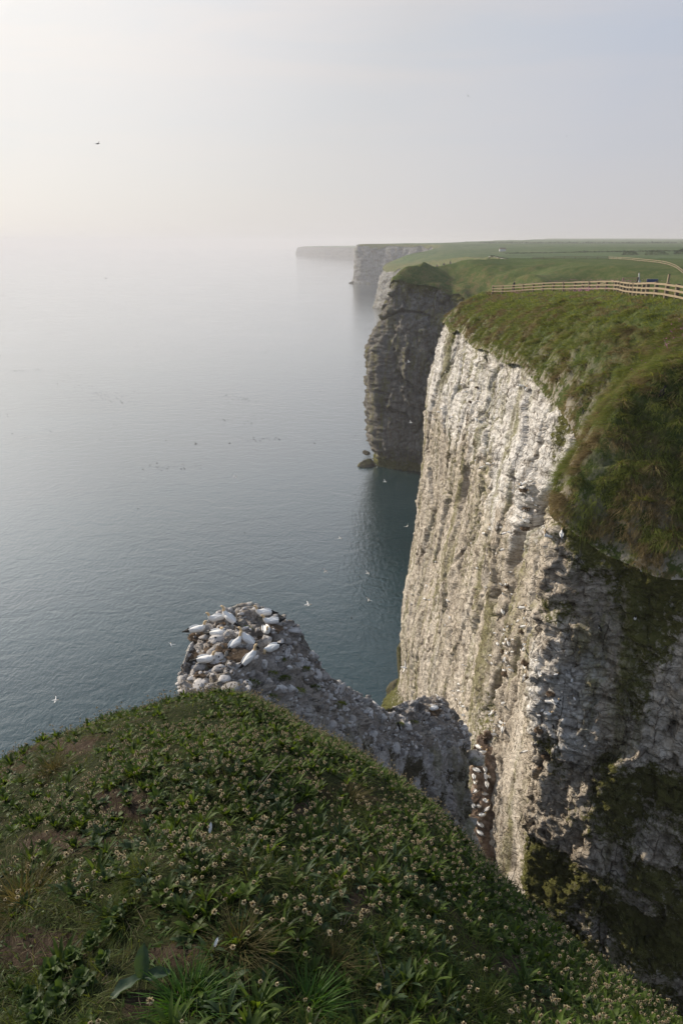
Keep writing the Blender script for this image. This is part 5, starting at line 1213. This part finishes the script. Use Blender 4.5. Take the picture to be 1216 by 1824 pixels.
for k, (x_, y_, rz, lab) in enumerate([(27.0, 112.5, .9, 'person in a dark coat leaning by the far end of the near fence'), (77.5, 560, 0, 'leftmost of three distant walkers, in dark clothes'), (80.2, 562, 2, 'middle one of three distant walkers, in dark clothes'), (83.0, 559, 1, 'rightmost of three distant walkers, in bluish coat')]):
    o = bpy.data.objects.new('person', PM[k == 3]); COL.objects.link(o); o.location = (x_, y_, gz(x_, y_)); o.rotation_euler = (0, 0, rz); tag(o, lab, 'person'); mk('hair', hv, hf, M_HAIR, o)
# bushes, hedges and flowers
M_BU = leaf_mat('bush_leaf', (.012, .026, .008), (.045, .07, .022), 2., .7, .25, .1)
def bush(name, x, y, rx, ry, h, n, lab, cat, group=None):
    z = gz(x, y); b = rng.normal(0, 1, (n, 3)); b /= np.linalg.norm(b, axis=1)[:, None]; b[:, 2] = np.abs(b[:, 2]); lump = 1+.35*fbm(b*2+x, 3, 7)
    P_ = b*np.array([rx, ry, h])*(rng.uniform(.45, 1, n)**.5*lump)[:, None]
    sz = min(h, rx)*.16; v_, f_ = blades(P_, b+rng.normal(0, .6, (n, 3)), np.full(n, sz*1.3), np.full(n, sz*.8), np.full(n, .4), 2)
    o = mk(name, v_, f_, M_BU); o.location = (x, y, z-.1); return tag(o, lab, cat, group)
for (u, D, rx, h, lab) in [(839, 520, 8, 4., 'dark round bush on the distant cliff top left of the fields'), (1122, 720, 9, 4., 'dark low bush on the far field edge, leftmost of three'), (1168, 700, 11, 4.2, 'wide dark bush on the far field edge, middle of three'), (1212, 690, 7, 4.5, 'dark bush on the far field edge, cut by the picture side')]:
    x_ = ray(u, 450).x/ray(u, 450).y*D; bush('bush', x_, D, rx, rx*.6, h, 700, lab, 'bush', 'bushes on the far fields')
for (u0, u1, D0, D1, h, lab) in [(905, 1216, 900, 760, 1.8, 'dark hedge line crossing the far field below the bushes'), (860, 1010, 640, 600, 1.4, 'low hedge on the left of the far field'), (860, 1216, 2100, 1900, 5., 'faint hedge line on the skyline fields')]:
    n = 46; pts = [(ray(u, 450).x/ray(u, 450).y*D, D) for u, D in zip(np.linspace(u0, u1, n), np.linspace(D0, D1, n))]
    X_ = np.repeat([p_[0] for p_ in pts], 50)+rng.normal(0, D0*.004, n*50); Y_ = np.repeat([p_[1] for p_ in pts], 50)+rng.normal(0, h*.4, n*50); Z_ = ground_z(X_, Y_)[0]
    b = np.stack([X_, Y_, Z_+rng.uniform(-.1, .8, n*50)*h*(.6+.5*n2(X_/12, Y_/12, 5))], -1); v_, f_ = blades(b, rng.normal(0, 1, (n*50, 3)), np.full(n*50, h*.7), np.full(n*50, h*.45), np.full(n*50, .3), 2)
    tag(mk('hedge', v_, f_, M_BU), lab, 'hedge')
M_PINK = leaf_mat('campion_pink', (.32, .10, .22), (.55, .24, .42), 5., .8, .4, .05, (1.2, 1., 1.1))
fb = []
for (x_, y_, sx, sy, n) in [(28.5, 84, 1.4, 2.5, 130), (23.5, 46.5, 2.0, 1.5, 70), (25.5, 44, 1.6, 1.4, 70), (38, 121, 5, 2., 170), (44, 118, 3, 2., 90), (22., 45, 1.0, 1.2, 40), (25.4, 104, 1., 2., 30)]:
    fb.append(np.stack([rng.normal(x_, sx, n), rng.normal(y_, sy, n), np.zeros(n)], -1))
fb = np.concatenate(fb); fb[:, 2] = ground_z(fb[:, 0], fb[:, 1])[0]+rng.uniform(.35, .75, len(fb)); k5 = 3
b = np.repeat(fb, k5, 0)+rng.normal(0, .04, (len(fb)*k5, 3)); v_, f_ = blades(b, rng.normal(0, 1, b.shape), np.full(len(b), .085), np.full(len(b), .075), np.full(len(b), .2), 2)
tag(mk('pink_flowers', v_, f_, M_PINK), 'loose patches of pink campion flowers around the fence', kind='stuff')
# a small white house far inland
hx, hy = 222., 1010.; l0 = Vector((hx, hy, gz(hx, hy))); root = empty('cottage', l0); tag(root, 'tiny white cottage with a grey roof far across the fields', 'house')
v_, f_ = box(-4, 4, -2.5, 2.5, -.5, 2.6); mk('wall', v_, f_, M_PALE, root, smooth=False)
mk('roof', [(-4.3, -2.9, 2.602), (4.3, -2.9, 2.602), (4.3, 2.9, 2.602), (-4.3, 2.9, 2.602), (-4.3, 0, 4.6), (4.3, 0, 4.6)], [(0, 1, 5, 4), (2, 3, 4, 5), (1, 2, 5), (3, 0, 4), (3, 2, 1, 0)], M_POST, root, smooth=False)

# white wash where the sea meets the rocks
M_FOAM = plain_mat('foam_white', (.55, .60, .60), .8, .2, .1, 3); vs, fs = [], []
for (u, v, D, R, sx) in [(716, 1252, 122, 4.2, 1.), (706, 1238, 125, 3.2, .8), (735, 1262, 117, 3., 1.), (655, 838, 297, 4., 1.2)]:
    c = at(u, v, D); c.z = .03
    for q in range(60 if D < 200 else 24):
        a = random.uniform(0, 6.28); r_ = R*random.uniform(.8, 1.15); l_ = random.uniform(.15, .9)*R*.13; w_ = l_*random.uniform(.15, .4); b = len(vs); x_, y_ = c.x+sx*r_*math.cos(a), c.y+r_*math.sin(a)
        t_ = a+math.pi/2+random.gauss(0, .4); dx, dy = math.cos(t_), math.sin(t_); m_ = [(l_, 0), (l_*.3, w_), (-l_*.5, w_*.8), (-l_, 0), (-l_*.4, -w_), (l_*.5, -w_*.7)]
        for (p_, q_) in m_: vs.append((x_+dx*p_-dy*q_, y_+dy*p_+dx*q_, .03+.004*(q % 5)))
        fs.append(tuple(range(b, b+6)))
tag(mk('foam', vs, fs, M_FOAM, smooth=False), 'thin white wash round the foot of the rocks', kind='stuff')
